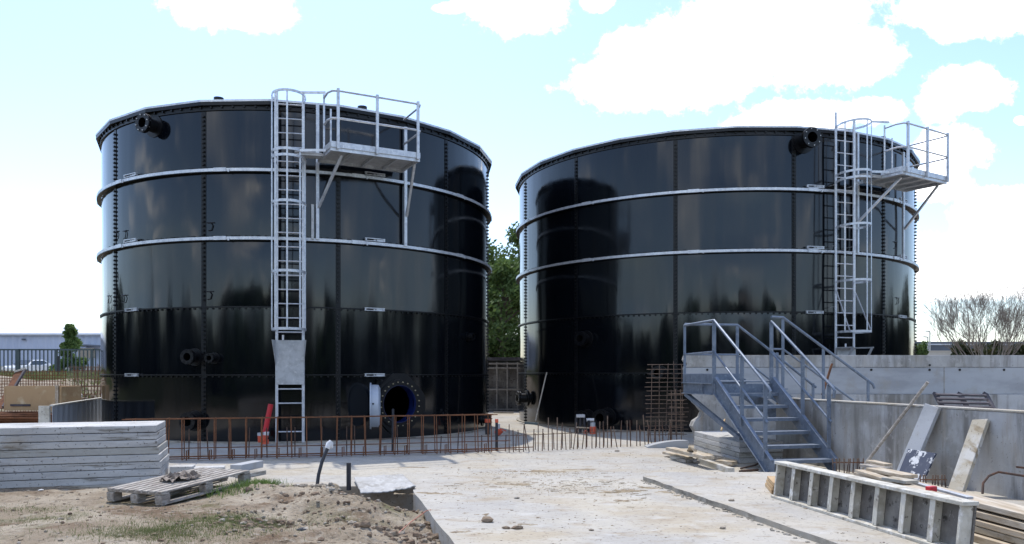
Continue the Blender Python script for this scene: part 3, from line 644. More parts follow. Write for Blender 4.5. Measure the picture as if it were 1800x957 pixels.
# cluster of pipes by the right tank
g = G(1020, 762)
T = thing('capped_pipe', 'twin black risers under a pale clamp before the right tank', 'pipe', g)
for dx in (-8, 0, 8): MB().tube([P(1020+dx, 762, g.y), P(1020+dx*.8, 733, g.y)], .035, 10).build('riser', 'black_pl', T, smooth=True)
MB().bar(P(1013, 731.5, g.y-.05), P(1028, 731.5, g.y-.05), .14, .07).build('clamp', 'grey_pl', T, bevel=.01)
MB().bar(P(1013, 751.5, g.y-.12), P(1036, 752.5, g.y-.12), .02, .03).build('batten', 'wood_new', T)
T = thing('capped_pipe', 'orange pipe stub with a grey cap before the right tank', 'pipe', G(1042, 763)); Y = G(1042, 763).y
MB().tube([P(1042, 763, Y), P(1042, 750, Y)], .07, 12).build('pipe', 'orange', T, smooth=True); MB().tube([P(1042, 751, Y), P(1042, 743, Y)], .06, 12).build('cap', 'grey_pl', T, smooth=True)
MB().tube([P(1042, 765, Y), P(1042, 760, Y)], .055, 12).build('base', 'black_pl', T)
T = thing('capped_pipe', 'black riser with a white tee standing between the clamp and orange stub', 'pipe', G(1035, 761)); Y = G(1035, 761).y
MB().tube([P(1035, 761, Y), P(1035, 739, Y)], .04, 12).build('riser', 'black_pl', T, smooth=True); MB().tube([P(1031, 738.5, Y), P(1044, 738.5, Y)], .04, 12).build('tee', 'white_pl', T, smooth=True)
MB().pipe(P(1029, 760, G(1, 762).y-.1), (0, -1, 0), .06, .05, .02, 14).build('pipe_end', 'orange', label='pale orange ring lying between the risers', cat='pipe')
# black hose and post
T = thing('flexible_duct', 'curved black duct with a white taped end by the pallet', 'duct', G(557, 856))
MB().tube([P(557, 858, 9.9), P(560, 835, 9.93), P(566, 812, 9.97), P(576, 788, 10.03)], .022, 10).build('duct', 'black_pl', T, smooth=True)
MB().tube([P(575, 789, 10.02), P(579, 781, 10.05), P(583, 776, 10.06)], [.03, .045, .03], 10).tube([P(582, 779, 10.05), P(584, 788, 10.04)], [.03, .012], 8).build('tape_wrap', 'white_pl', T, smooth=True)
MB().tube([P(613, 862, 9.6), P(613, 814, 9.6)], .028, 14).build('pipe_post', 'black_pl', smooth=True, label='short straight black pipe standing by the hole edge', cat='pipe')
# cover sheet over the hole
b = MB(); n = 26; K = [G(622, 843, .03), G(706, 836, .02), G(731, 858, .015), G(634, 870, .03)]
for j in range(n+1):
    for i in range(n+1):
        s, t = i/n, j/n; p = (K[0]*(1-s)+K[1]*s)*(1-t)+(K[3]*(1-s)+K[2]*s)*t
        p = p+V((0, .05*math.sin(s*3.1)*t, .02+abs(noise.noise(V((s*9, t*4, 3))))*.035-.03*t*math.sin(s*math.pi))); b.v.append(p)
for j in range(n):
    for i in range(n): b.f.append((j*(n+1)+i, j*(n+1)+i+1, (j+1)*(n+1)+i+1, (j+1)*(n+1)+i))
o = b.build('cover_sheet', 'sheet', smooth=True, label='wrinkled grey sheet covering the back of the open hole', cat='sheet'); sd = o.modifiers.new('s', 'SOLIDIFY'); sd.thickness = .012
MB().tube([V((edge_x(8.2)+.03, 8.2, .005)), V((edge_x(8.2)-.02, 8.2, -.005)), V((-1.02, 8.05, gz(-1.02, 8.05)+.03)), V((-1.10, 7.85, gz(-1.10, 7.85)+.02)), V((-1.12, 7.7, gz(-1.12, 7.7)+.02)), V((-1.06, 7.6, gz(-1.06, 7.6)+.02))], .006, 6).build('orange_strap', 'strap', smooth=True, label='faded orange strap hanging over the slab edge', cat='strap')
# ------------------------------------------------------------------ broom
T = thing('floor_squeegee', 'long-handled floor squeegee leaning on the right tank', 'squeegee', G(948, 742))
MB().tube([P(941, 741, 19.2), P(961, 655, 19.6)], .014, 8).build('handle', 'wood', T, smooth=True)
MB().bar(P(922, 743.5, 19.2), P(947, 745.5, 19.2), .05, .06).build('head', 'fence', T, bevel=.01)
# ------------------------------------------------------------------ concrete basin
T = thing('concrete_wall', 'low grey basin wall with planks leaning on it', 'wall', (5.2, 9.5, 0))
def wx(y): return 4.56+(12.5-y)*.2275
ya, yb = 13.25, 3.0
MB().prism([(wx(ya), ya), (wx(yb), yb), (wx(yb)+.2, yb+.03), (wx(ya)+.2, ya+.03)], 0.0, .985).build('wall_body', 'wall', T, bevel=.012)
MB().prism([(wx(ya)-.008, ya), (wx(yb)-.008, yb), (wx(yb)+.208, yb+.03), (wx(ya)+.208, ya+.03)], .987, 1.005).build('wall_top', 'yard', T)
T = thing('concrete_wall', 'tall smooth grey wall behind the stairs with a broken left end', 'wall', (8, 15.3, 0))
Yw = 15.3
rr = random.Random(21)
def jag(x0, z0, z1, n, amp):
    return [(x0+rr.uniform(-amp, amp), z0+(z1-z0)*i/n) for i in range(n+1)]
def face_slab(outline, y0, y1, name, mat, bev=.008):
    n = len(outline); b = MB(); b.add([(x, y0, z) for x, z in outline]+[(x, y1, z) for x, z in outline],
        [tuple(range(n)), tuple(reversed(range(n, 2*n)))]+[(i, (i+1) % n, n+(i+1) % n, n+i) for i in range(n)])
    return b.build(name, mat, T, bevel=bev)
face_slab([(20, .0), (20, 1.0)]+[(3.45, 1.0), (3.47, .92), (3.50, .84), (3.57, .78), (3.66, .66), (3.62, .56), (3.50, .48), (3.46, .38), (3.52, .28), (3.55, .12), (3.56, 0)], Yw-.03, Yw+.27, 'lower_wall', 'wall')
face_slab([(20, 1.002), (20, 1.515), (3.33, 1.515), (3.34, 1.3), (3.37, 1.1), (3.42, 1.002)], Yw, Yw+.25, 'wall_panel', 'wall_smooth')
face_slab([(20, 1.52), (20, 1.745), (10, 1.75), (3.34, 1.752), (3.31, 1.66), (3.37, 1.58), (3.33, 1.52)], Yw-.006, Yw+.25, 'upper_band', 'wall')
b = MB()
for x in (3.75, 5.2, 6.9, 8.02, 8.6, 9.45, 11.0):
    b.tube([(x, Yw-.012, 1.47), (x, Yw+.02, 1.47)], .022, 10)
b.tube([(8.02, Yw-.012, 1.56), (8.02, Yw+.02, 1.56)], .022, 10)
b.build('tie_hole', 'black', T)
b = MB()
for x in (5.65, 8.3, 12.0): b.bar((x, Yw-.002, 1.01), (x, Yw-.002, 1.745), .012, .004, (0, 1, 0))
b.build('panel_joint', 'edge', T)
# dark pallet leaning on the back wall
T = thing('wooden_pallet', 'dark old pallet slumped behind the low basin wall', 'pallet', P(1690, 720, 13.9))
for k in range(4):
    y0 = 694+k*7
    MB().bar(P(1645+k*2, y0, 14.9-.12*k), P(1733+k*3, y0+1.5, 14.8-.12*k), .03, .075, (0, 1, .3)).build('slat', 'wood_dark', T)
for x in (1647, 1690, 1735):
    MB().bar(P(x-3, 692, 15.12), P(x+12, 720, 14.6), .09, .05, (0, 1, .3)).build('bearer', 'wood_dark', T)
# ------------------------------------------------------------------ metal stairs
def stairs():
    L0 = V((3.63, 11.08, 0)); u = V((.97, .235, 0)).normalized(); v = V((-.235, .97, 0)).normalized(); W = .98; zp = 1.27; run = 1.66
    T = thing('metal_staircase', 'blue-grey steel stairs up to a landing and down into the basin', 'stairs', L0)
    def q(a, b_, z): return L0+u*a+v*b_+V((0, 0, z))
    Z = V((0, 0, 1)); S = 'stair'
    sl = V(((v*run).x, (v*run).y, zp-.18)).normalized()
    def post(p, z1, w=.055): return MB().bar(p, V((p.x, p.y, z1)), w, .018, v).build('post', S, T, bevel=.003)
    for a in (0, W):
        b = MB(); top = q(a, run, zp-.02); bot = q(a, .05, .10)
        b.bar(bot, top, .012, .24); sgn = 1 if a else -1
        sl_u = (top-bot).normalized(); nn = u.cross(sl_u).normalized()
        if nn.z < 0: nn = -nn
        for s in (-1, 1): b.bar(bot+nn*.117*s+u*-sgn*-.02, top+nn*.117*s+u*-sgn*-.02, .055, .01, nn)
        b.bar(q(a, 0.02, 0), q(a, 0.02, .20), .11, .014, u); b.bar(q(a, .0, .006), q(a, .16, .006), .12, .012)
        b.build('stringer', S, T, bevel=.002)
    nt_ = 6
    for i in range(nt_):
        z = zp*(i+1)/(nt_+1); d_ = run*(i+.12)/(nt_)
        b = MB(); b.bar(q(.012, d_+.12, z), q(W-.012, d_+.12, z), .25, .006); b.bar(q(.012, d_, z-.02), q(W-.012, d_, z-.02), .006, .045); b.bar(q(.012, d_+.245, z-.015), q(W-.012, d_+.245, z-.015), .006, .035)
        b.bar(q(.02, d_+.02, z-.03), q(.02, d_+.22, z-.03), .02, .04); b.build('tread', S, T)
    # rails of the first flight
    for a, nmz in ((0-.02, 'l'), (W+.02, 'r')):
        h = .98
        def top_at(d_): return .18+(zp-.18)*d_/run+h
        f0, f1 = .08, run
        pr_ = q(a, f0, top_at(f0)-.0); pe = q(a, f1, top_at(f1))
        start = q(a, f0-.03, top_at(f0)-.16)
        if nmz == 'l': pts = [start, q(a, f0-.05, top_at(f0)-.05), pr_, pe, q(-.02, run+1.05, zp+h-.02)]
        else: pts = [start, q(a, f0-.05, top_at(f0)-.05), pr_, pe]
        MB().tube(pts, .022, 10).build('handrail', S, T, smooth=True)
        MB().tube([q(a, f0+.02, top_at(f0)-.50), q(a, f1, top_at(f1)-.50)]+([q(-.02, run+1.05, zp+h-.52)] if nmz == 'l' else []), .017, 8).build('mid_rail', S, T, smooth=True)
        for d_ in (.16, .80, run):
            p = q(a, d_, .10+(zp-.18)*d_/run if d_ < run else zp-.12); post(p, top_at(d_)-.02, .06 if d_ < run else .065)
    # landing
    a0, a1, b0, b1 = -.03, 1.06, run, run+1.05
    MB().bar(q(a0, (b0+b1)/2, zp), q(a1, (b0+b1)/2, zp), b1-b0, .02).build('landing_deck', S, T)
    b = MB()
    b.bar(q(a0, b0-.02, zp-.115), q(a1, b0-.02, zp-.115), .05, .17)
    b.bar(q(a0-.02, b0, zp+.05), q(a0-.02, b1, zp+.05), .012, .15)
    b.bar(q(a0-.01, b0, zp-.115), q(a0-.01, b1, zp-.115), .012, .17); b.bar(q(a0-.03, b0, zp-.03), q(a0-.03, b1, zp-.03), .05, .012); b.bar(q(a0-.03, b0, zp-.205), q(a0-.03, b1, zp-.205), .05, .012)
    b.bar(q(a0-.03, b0+.3, zp-.2), q(a0-.03, b0+.3, zp-.03), .04, .012, v)
    b.bar(q(a0, b1, zp+.0), q(a1, b1, zp+.0), .012, .26); b.bar(q(a1, b0+.9, zp-.08), q(a1, b1, zp-.08), .012, .24)
    b.build('landing_frame', S, T, bevel=.002)
    MB().bar(q(a0+.0, b1-.08, zp-.22), q(.03, .55*run, .42), .06, .07, u).build('brace', 'stair', T)
    MB().bar(q(a1, b1, zp-.2), q(a1, b1, 0), .06, .06, v).build('leg', S, T)
    h = 1.0
    for nmz, hh, r_ in (('handrail', h, .022), ('mid_rail', .48, .017)):
        MB().tube([q(-.02, b1, zp+hh-.02), q(a1-.08, b1, zp+hh-.02), q(a1+.45, b1+.05, zp+hh-.36), q(a1+1.55, b1+.1, zp+hh-1.12)], r_, 10).build(nmz, S, T, smooth=True)
        MB().tube([q(W+.02, run, zp+hh+.05), q(W+.26, run+.05, zp+hh+.05), q(a1+1.92, run+.10, zp+hh-1.05)]+([q(a1+1.95, run+.1, zp+hh-1.12)] if hh > .6 else []), r_, 10).build(nmz, S, T, smooth=True)
    post(q(-.02, b1, zp-.1), zp+h-.03, .045); post(q(a1-.08, b1, zp-.1), zp+h-.03, .055)
    post(q(W+.26, run+.05, zp-.25), zp+h+.02, .05)
    for k in (.45, .95): 
        z = zp+h+.05-1.10*k*1.0; post(q(W+.26+1.72*k, run+.08, z-.86 if k < .9 else z-.5), z, .05)
        post(q(a1+.1+1.45*k, b1+.08, z-.9), z-.05, .05)
    for (bb, off) in ((run+.06, .18), (b1-.02, 0)):
        MB().bar(q(a1-.05, bb, zp-.12), q(a1+1.75, bb+.03, zp-1.27), .012, .24).build('stringer', S, T)
    for i in range(6):
        t = (i+.7)/6.5; MB().bar(q(a1+1.7*t, run+.08, zp-1.14*t), q(a1+1.7*t, b1-.03, zp-1.14*t), .23, .02).build('tread', S, T)
stairs()
MB().bar(P(1462, 641, 13.9), P(1446, 693, 13.6), .07, .03, (1, 0, 0)).build('red_prop', 'rust', label='rust red prop leaning behind the stair handrail', cat='prop')
MB().tube([P(1274, 738, 14.0), P(1268, 757, 13.6)], .018, 8).build('yellow_handle', 'ply', label='yellow tool handle poking out under the landing', cat='tool')
b = MB(); n = 14
for i in range(n+1):
    t = i/n; h = .02+.12*math.sin(t*math.pi*.55)**.8; x = 1138+t*72; g = G(x, 788)
    b.v += [g+V((0, 0, 0)), g+V((0, 0, h)), g+V((0, .35, h*.9)), g+V((0, .4, 0))]
for i in range(n):
    for e in range(3): b.f.append((i*4+e, i*4+e+1, i*4+e+5, i*4+e+4))
b.f += [(0, 1, 2, 3), (n*4, n*4+1, n*4+2, n*4+3)]
b.build('concrete_hump', 'wall_smooth', smooth=True, label='smooth grey concrete hump left of the slabs under the stairs', cat='concrete block')
# loose timber by the stairs
def plank(x0, y0, x1, y1, z, w, t, mat, lab, cat='plank', z1=None, roll=0, grp=None, name='timber_plank'):
    a = G(x0, y0, z); c = G(x1, y1, z if z1 is None else z1)
    return MB().bar(a, c, w, t, (roll, 0, 1)).build(name, mat, bevel=.004, label=lab, cat=cat, group=grp)
plank(1178, 789, 1247, 805, .17, .16, .05, 'wood_new', 'long pale plank on top of the loose timber by the slabs')
plank(1170, 796, 1212, 806, .06, .12, .04, 'wood_new', 'short pale offcut under the left end of the top plank')
plank(1182, 804, 1210, 808, .035, .12, .05, 'wood_grey', 'grey block at the left of the loose timber')
plank(1196, 808, 1212, 811, .03, .14, .05, 'wood', 'small grey offcut on the slab below the loose timber')
plank(1212, 807, 1226, 812, .03, .10, .04, 'wood', 'narrow grey offcut beside the long batten')
plank(1229, 809, 1286, 828, .04, .09, .08, 'wood_grey', 'square batten lying nearest the camera in the loose timber')
plank(1262, 812, 1292, 815, .05, .14, .06, 'wood_new', 'pale offcut lying against the stack of slabs')
plank(1240, 800, 1290, 812, .03, .12, .05, 'wood_new', 'plank half hidden between batten and slabs')
MB().add([G(1205, 796, .16), G(1222, 798, .16), G(1212, 785, .3), G(1226, 792, .1)], [(0, 1, 2), (1, 3, 2), (0, 3, 1), (0, 2, 3)]).build('wood_offcut', 'wood_new', label='triangular brown offcut leaning on the slab stack', cat='wood')
MB().tube([G(1302, 824, .02), G(1328, 818, .03), G(1338, 811, .04)], .014, 6).tube([G(1300, 829, .02), G(1332, 826, .02)], .018, 6).build('bent_bar', 'rebar', label='bent dark bar on the slab by the stair foot', cat='rebar')
# ------------------------------------------------------------------ formwork panel (foreground right)
def formpanel():
    A = V((2.94, 8.70, .055)); B = V((3.44, 5.97, .055)); d_ = (B-A); Lx = d_.length; d_.normalize(); nn = V((d_.y, -d_.x, 0)); nn = nn if nn.x < 0 else -nn
    H = .365; dp = .11; Z = V((0, 0, 1))
    T = thing('formwork_panel', 'cement-crusted white formwork frame standing on edge in the foreground', 'formwork', A)
    lean = -nn*.03
    def q(s, z, o): return A+d_*s+Z*z+nn*o+(-nn*.04)*(z/H)
    MB().hexa([q(0, 0, -.012), q(Lx, 0, -.012), q(Lx, 0, .0), q(0, 0, .0)], [q(0, H, -.012), q(Lx, H, -.012), q(Lx, H, .0), q(0, H, .0)]).build('form_face', 'form_back', T)
    MB().bar(q(-.01, H+.016, .048), q(Lx+.01, H+.016, .048), dp+.03, .032).build('top_rail', 'form_white', T, bevel=.005)
    MB().bar(q(-.01, .014, .055), q(Lx+.01, .014, .055), dp+.02, .028).build('bottom_rail', 'form_white', T, bevel=.005)
    for i in range(9):
        s = Lx*i/8; s = min(max(s, .025), Lx-.03); w = .042 if 0 < i < 8 else .05
        b = MB(); b.bar(q(s, .03, .052), q(s, H-.002, .052), .10, w*.6, d_)
        if 0 < i < 8: b.bar(q(s+.018, .03, .096), q(s+.018, H-.002, .096), .010, .055, d_)
        b.build('stud', 'form_white', T, bevel=.004)
formpanel()
# plywood bits behind it
for i, lab in enumerate(['lowest plywood offcut behind the left end of the formwork frame', 'middle plywood offcut behind the left end of the formwork frame', 'top yellow plywood offcut behind the formwork frame']):
    a = G(1356+i*2, 868-i*3, .06+i*.03); MB().prism([(a.x, a.y), (a.x+.35, a.y+.05), (a.x+.4, a.y+.55), (a.x+.12, a.y+.6)], .057+i*.05, .10+i*.05).build('plywood_offcut', 'ply', bevel=.003, label=lab, cat='plywood', group='plywood behind the frame')
# ------------------------------------------------------------------ timber pile on the right
rr = random.Random(31)
pile = [  # x offset (m), y start, y end, z, w, t, mat
    (0.00, 7.6, 3.8, .085, .17, .055, 'wood_new', 'bottom outer pale plank of the pile by the basin wall'),
    (0.22, 8.2, 3.9, .085, .20, .055, 'wood', 'bottom grey plank inside the pile by the basin wall'),
    (0.48, 8.3, 3.9, .085, .22, .055, 'wood_new', 'bottom plank nearest the basin wall'),
    (0.05, 8.0, 4.0, .145, .19, .05, 'wood_grey', 'second layer outer grey plank of the pile'),
    (0.33, 8.3, 3.8, .145, .22, .05, 'wood_dark', 'dark plank in the second layer of the pile'),
    (0.02, 7.3, 3.9, .20, .16, .045, 'wood_new', 'third layer outer pale plank of the pile'),
    (0.27, 8.4, 4.2, .20, .22, .045, 'wood', 'third layer grey plank of the pile'),
    (0.06, 8.6, 4.1, .262, .18, .05, 'wood_new', 'fourth layer outer plank with sawn edge'),
    (0.36, 8.5, 4.0, .255, .24, .045, 'wood_grey', 'fourth layer plank next to the basin wall'),
    (0.12, 8.5, 4.2, .335, .27, .045, 'wood_new', 'wide pale plank on top of the pile'),
]
for (xo, y0, y1, z, w, t, mt, lab) in pile:
    j = rr.uniform(-.05, .05)
    a = V((3.62+(8.4-y0)*.10+xo+j, y0, z)); c = V((3.62+(8.4-y1)*.10+xo-j, y1, z+rr.uniform(-.004, .004)))
    MB().bar(a, c, w, t).build('timber_plank', mt, bevel=.004, label=lab, cat='plank', group='timber pile by the basin wall')
plank(1511, 828, 1648, 872, .37, .10, .03, 'wood_new', 'thin batten across the back of the timber pile', z1=.40)
plank(1535, 825, 1600, 838, .40, .17, .035, 'wood_new', 'short brown board on the back of the timber pile')
plank(1560, 841, 1604, 848, .43, .15, .03, 'wood_grey', 'grey board end lying over the brown board')
plank(1520, 818, 1560, 824, .33, .16, .03, 'wood', 'grey board at the far end of the pile near the pole')
plank(1530, 811, 1562, 818, .36, .10, .03, 'wood_new', 'narrow brown offcut near the foot of the pole')
plank(1596, 846, 1706, 876, .40, .055, .022, 'galv_dull', 'slim grey metal bar lying on the timber pile', cat='bar', z1=.385, name='metal_bar')
T_ = MB().box(G(1637, 864, .40)+V((0, 0, .02)), (.09, .05, .05), .4).build('red_bracket', 'red', bevel=.008, label='small dark red bracket on the timber pile', cat='bracket')
# things leaning on the wall
MB().tube([(4.68, 10.65, .14), (5.18, 9.92, 1.30)], .019, 10).build('wooden_pole', 'wood', smooth=True, label='long round pole leaning over the basin wall', cat='pole')
def lean(p0, p1, wd, t, mat, lab, name='timber_plank', cat='plank'):
    p0 = V(p0); p1 = V(p1); d_ = p1-p0; side = V((.222, -.975, 0)); nrm_ = side.cross(d_).normalized()
    return MB().bar(p0, p1, wd, t, nrm_).build(name, mat, bevel=.005, label=lab, cat=cat)
lean((4.83, 9.86, .10), (5.15, 9.74, 1.01), .25, .045, 'wall_smooth', 'pale grey board leaning on the wall behind the blue board', 'cement_board', 'board')
lean((4.92, 8.82, .10), (5.315, 9.02, .88), .21, .045, 'wood_grey', 'brownish cement-stained plank leaning alone on the basin wall')
k = [V((4.68, 9.62, .19)), V((4.76, 9.2, .15)), V((4.95, 9.28, .47)), V((4.84, 9.70, .48))]; nn = (k[1]-k[0]).cross(k[3]-k[0]).normalized()*.02
MB().hexa(k, [p+nn for p in k]).build('painted_board', 'paint_board', label='dark blue board with worn white patches leaning on planks', cat='board')
MB().tube([P(1727, 868, 7.9), P(1728, 850, 7.95), P(1738, 837, 8.0), P(1755, 830, 8.0), P(1800, 837, 7.9), P(1860, 850, 7.7)], .012, 8).build('bent_bar', 'rebar', smooth=True, label='black bar bent in a loop before the basin wall', cat='rebar')
MB().tube([P(1786, 821, 8.1), P(1860, 830, 8.0)], .011, 8).build('steel_bar', 'rebar', label='straight rusty bar end at the right edge before the wall', cat='rebar')
for (xa, xb, y, grp) in ((1465, 1530, 832, 'low rusty bars at the far foot of the basin wall'), (1618, 1664, 866, 'low rusty bars between blue board and plank')):
    x = xa
    while x < xb:
        g = G(x, y, .055); g.x = min(g.x, wx(g.y)-.06); starter(g, .2, (rr.uniform(-.1, .1), rr.uniform(-.12, .12), 0), 'rebar_grey', 'short rusty bar in the ' + ('far' if xa < 1500 else 'near')+' group at the wall foot', grp, .008); x += rr.uniform(3.5, 9)
    g0 = G(xa, y, .055); g1 = G(xb, y, .055); MB().tube([V((min(g0.x, wx(g0.y)-.06), g0.y, .2)), V((min(g1.x, wx(g1.y)-.06), g1.y, .2))], .007, 6).build('tie_bar', 'rust', label='thin rusty rail tying the %s bars at the wall foot' % ('far' if xa < 1500 else 'near'), cat='rebar')
# ------------------------------------------------------------------ background left
def warehouse():
    Y0 = 74; T = thing('warehouse', 'pale blue corrugated warehouse beyond the fence', 'building', P(90, 650, Y0))
    xr = (181-900)/F*Y0; xl = xr-46; z1 = EYE+67/F*Y0; z2 = EYE+79/F*(Y0+9)
    b = MB(); n = 150
    pts = []
    for i in range(n+1):
        x = xl+(xr-xl)*i/n; pts.append((x, Y0+(0 if i % 2 else .09)))
    b.v = [V((x, y, .8)) for x, y in pts]+[V((x, y, z1)) for x, y in pts]
    b.f = [(i, i+1, n+2+i, n+1+i) for i in range(n)]
    b.add([(xr, Y0, .8), (xr, Y0+18, .8), (xr, Y0+18, z1), (xr, Y0+9, z2), (xr, Y0, z1)], [(0, 1, 2, 3, 4)])
    b.add([(xl, Y0, .8), (xl, Y0+18, .8), (xl, Y0+18, z1), (xl, Y0+9, z2), (xl, Y0, z1)], [(0, 1, 2, 3, 4)])
    b.add([(xl, Y0+18, .8), (xr, Y0+18, .8), (xr, Y0+18, z1), (xl, Y0+18, z1)], [(0, 1, 2, 3)])
    b.build('wall', 'clad', T)
    b = MB()
    for i in range(60):
        xa = xl+(xr-xl)*i/60; xb = xl+(xr-xl)*(i+1)/60-.06
        b.hexa([(xa, Y0-.2, z1), (xb, Y0-.2, z1), (xb, Y0+9, z2), (xa, Y0+9, z2)], [(xa, Y0-.2, z1+.08), (xb, Y0-.2, z1+.08), (xb, Y0+9, z2+.08), (xa, Y0+9, z2+.08)])
    b.hexa([(xl, Y0+9, z2), (xr, Y0+9, z2), (xr, Y0+18.2, z1), (xl, Y0+18.2, z1)], [(xl, Y0+9, z2+.06), (xr, Y0+9, z2+.06), (xr, Y0+18.2, z1+.06), (xl, Y0+18.2, z1+.06)])
    b.build('roof', 'clad_roof', T)
    MB().box(((xl+xr)/2, Y0-.22, z1-.02), (xr-xl, .14, .16)).build('gutter', 'clad_roof', T)
    MB().box((P(70, 0, Y0+6).x, Y0+6.3, z1+.62), (1.7, 1.4, .12)).build('roof_vent', 'far_dark', T)
    MB().bar(P(137, 608, Y0-1.2), P(167, 608, Y0-1.2), 2.2, .14).build('canopy', 'far_dark', T)
    MB().box(P(152, 621, Y0-.1), (1.55, .06, .9)).build('window', 'glass', T)
    MB().box(P(41.5, 597, Y0-.15), (.26, .2, .16)).build('wall_lamp', 'far_dark', T)
    MB().box((P(60, 0, Y0).x, Y0-.12, 1.55), (30, .1, .9)).build('plinth', 'pale_wall', T)
warehouse()
def fence():
    Y0 = 38; z1 = EYE+40/F*Y0; T = thing('metal_fence', 'dark green bar fence in front of the warehouse', 'fence', P(90, 680, Y0))
    xl, xr = P(-140, 0, Y0).x, P(200, 0, Y0).x; x = xl; i = 0
    b = MB()
    while x < xr:
        b.bar((x, Y0, .95), (x, Y0, z1), .045, .045); x += .19
    b.build('bars', 'fence', T)
    for z in (z1, 1.12): MB().bar((xl, Y0, z), (xr, Y0, z), .05, .07).build('rail', 'fence', T)
    for px in (-100, -33, 33, 100, 163):
        MB().bar(P(px, 0, Y0)*1+V((0, -.06, .8-P(px, 0, Y0).z)), V((P(px, 0, Y0).x, Y0-.06, z1+.02)), .11, .11).build('post', 'fence', T)
    MB().bar(V((P(106, 0, Y0).x, Y0-.2, .8)), V((P(107, 0, Y0).x, Y0-.2, 2.2)), .07, .07).build('inner_post', 'black_pl', T)
fence()
def leafball(b, c, rx, rz, n, size, rnd, shell=.55):
    for _ in range(n):
        while True:
            p = V((rnd.uniform(-1, 1), rnd.uniform(-1, 1), rnd.uniform(-1, 1)))
            if p.length < 1: break
        p = p.normalized()*(shell+(1-shell)*rnd.random())
        o = V((p.x*rx, p.y*rx, p.z*rz))+c
        a = V((rnd.gauss(0, 1), rnd.gauss(0, 1), rnd.gauss(0, 1))).normalized(); d = a.orthogonal().normalized(); e = a.cross(d)
        s = size*rnd.uniform(.5, 1.2); k = len(b.v)
        b.v += [o-d*s, o+e*s*.5, o+d*s, o-e*s*.5]; b.f.append((k, k+1, k+2, k+3))
def tree(name, loc, h, rad, n, size, mat, lab, cat='tree', grp=None, seed=1, trunk_h=.25, clumps=26, cone=False):
    rnd = random.Random(seed); loc = V(loc); T = thing(name, lab, cat, loc, grp)
    t = MB(); t.tube([loc-V((0, 0, .3)), loc+V((0, 0, h*.35)), loc+V((rad*.06, 0, h*.75))], [h*.025, h*.018, h*.005], 8)
    cs = []
    for i in range(clumps):
        f = rnd.random(); z = h*(trunk_h+(1-trunk_h)*f)
        prof = (1-f)*.95+.08 if cone else math.sin(math.pi*(.15+.8*f))**.7
        a = rnd.random()*6.28; r = rad*prof*rnd.uniform(.35, .85)
        c = loc+V((math.cos(a)*r, math.sin(a)*r, z)); cs.append((c, prof))
        t.tube([loc+V((0, 0, max(.3, z*.75))), (loc+V((0, 0, z*.85))+c)/2, c], [h*.008, h*.005, h*.002], 5)
    t.build('trunk', 'bark', T)
    b = MB()
    for c, pf in cs:
        k = rnd.uniform(.6, 1.25); leafball(b, c, rad*.38*k*(.5+.5*pf), rad*.30*k*(.5+.5*pf), n//clumps, size, rnd, .35)
    b.build('crown', mat, T)
    return T
tree('young_tree', (P(124, 0, 46).x, 46, 1.1), 3.0, 1.1, 6500, .13, 'leaf_light', 'small bright green tree between fence and warehouse', seed=3, cone=True, trunk_h=.02, clumps=30)
# parked car
def car(c, rz):
    T = thing('parked_car', 'white car parked in front of the pale blue warehouse', 'car', c); m = Matrix.Rotation(rz, 3, 'Z')
    def q(x, y, z): return V(c)+m @ V((x, y, z))
    prof = [(-2.0, .35), (-2.05, .75), (-1.8, .92), (-1.0, .98), (-.35, 1.42), (.9, 1.46), (1.7, 1.05), (2.0, .95), (2.05, .4)]
    b = MB(); n = len(prof)
    for s, w in ((-1, .82), (1, .82)):
        for x, z in prof: b.v.append(q(x, s*(w-(.14 if z > 1.2 else 0)), z))
    b.f = [tuple(range(n)), tuple(reversed(range(n, 2*n)))]+[(i, (i+1) % n, n+(i+1) % n, n+i) for i in range(n)]
    b.build('body', 'car', T, bevel=.06)
    for s in (-1, 1):
        b = MB(); b.add([q(-.85, s*.815, 1.0), q(-.35, s*.72, 1.36), q(.85, s*.72, 1.38), q(1.45, s*.80, 1.03)], [(0, 1, 2, 3)]); b.v = [v+(m@V((0, s*.03, 0))) for v in b.v]; b.build('side_window', 'glass', T)
    b = MB(); b.add([q(-1.02, -.68, 1.01), q(-1.02, .68, 1.01), q(-.40, .6, 1.41), q(-.40, -.6, 1.41)], [(0, 1, 2, 3)]); b.v = [v+V((0, 0, .02))+(m@V((-.02, 0, 0))) for v in b.v]; b.build('windscreen', 'glass', T)
    for x in (-1.3, 1.3):
        for s in (-1, 1):
            w = MB().tube([q(x, s*.66, .32), q(x, s*.86, .32)], .32, 18).build('wheel', 'tyre', T); MB().tube([q(x, s*.85, .32), q(x, s*.875, .32)], .2, 12).build('rim', 'galv', w)
    for s in (-1, 1): MB().box(q(-2.0, s*.6, .72), (.1, .3, .16), rz).build('headlight', 'white_pl', T)
car((P(51, 0, 68).x, 68, 1.05), R(80))
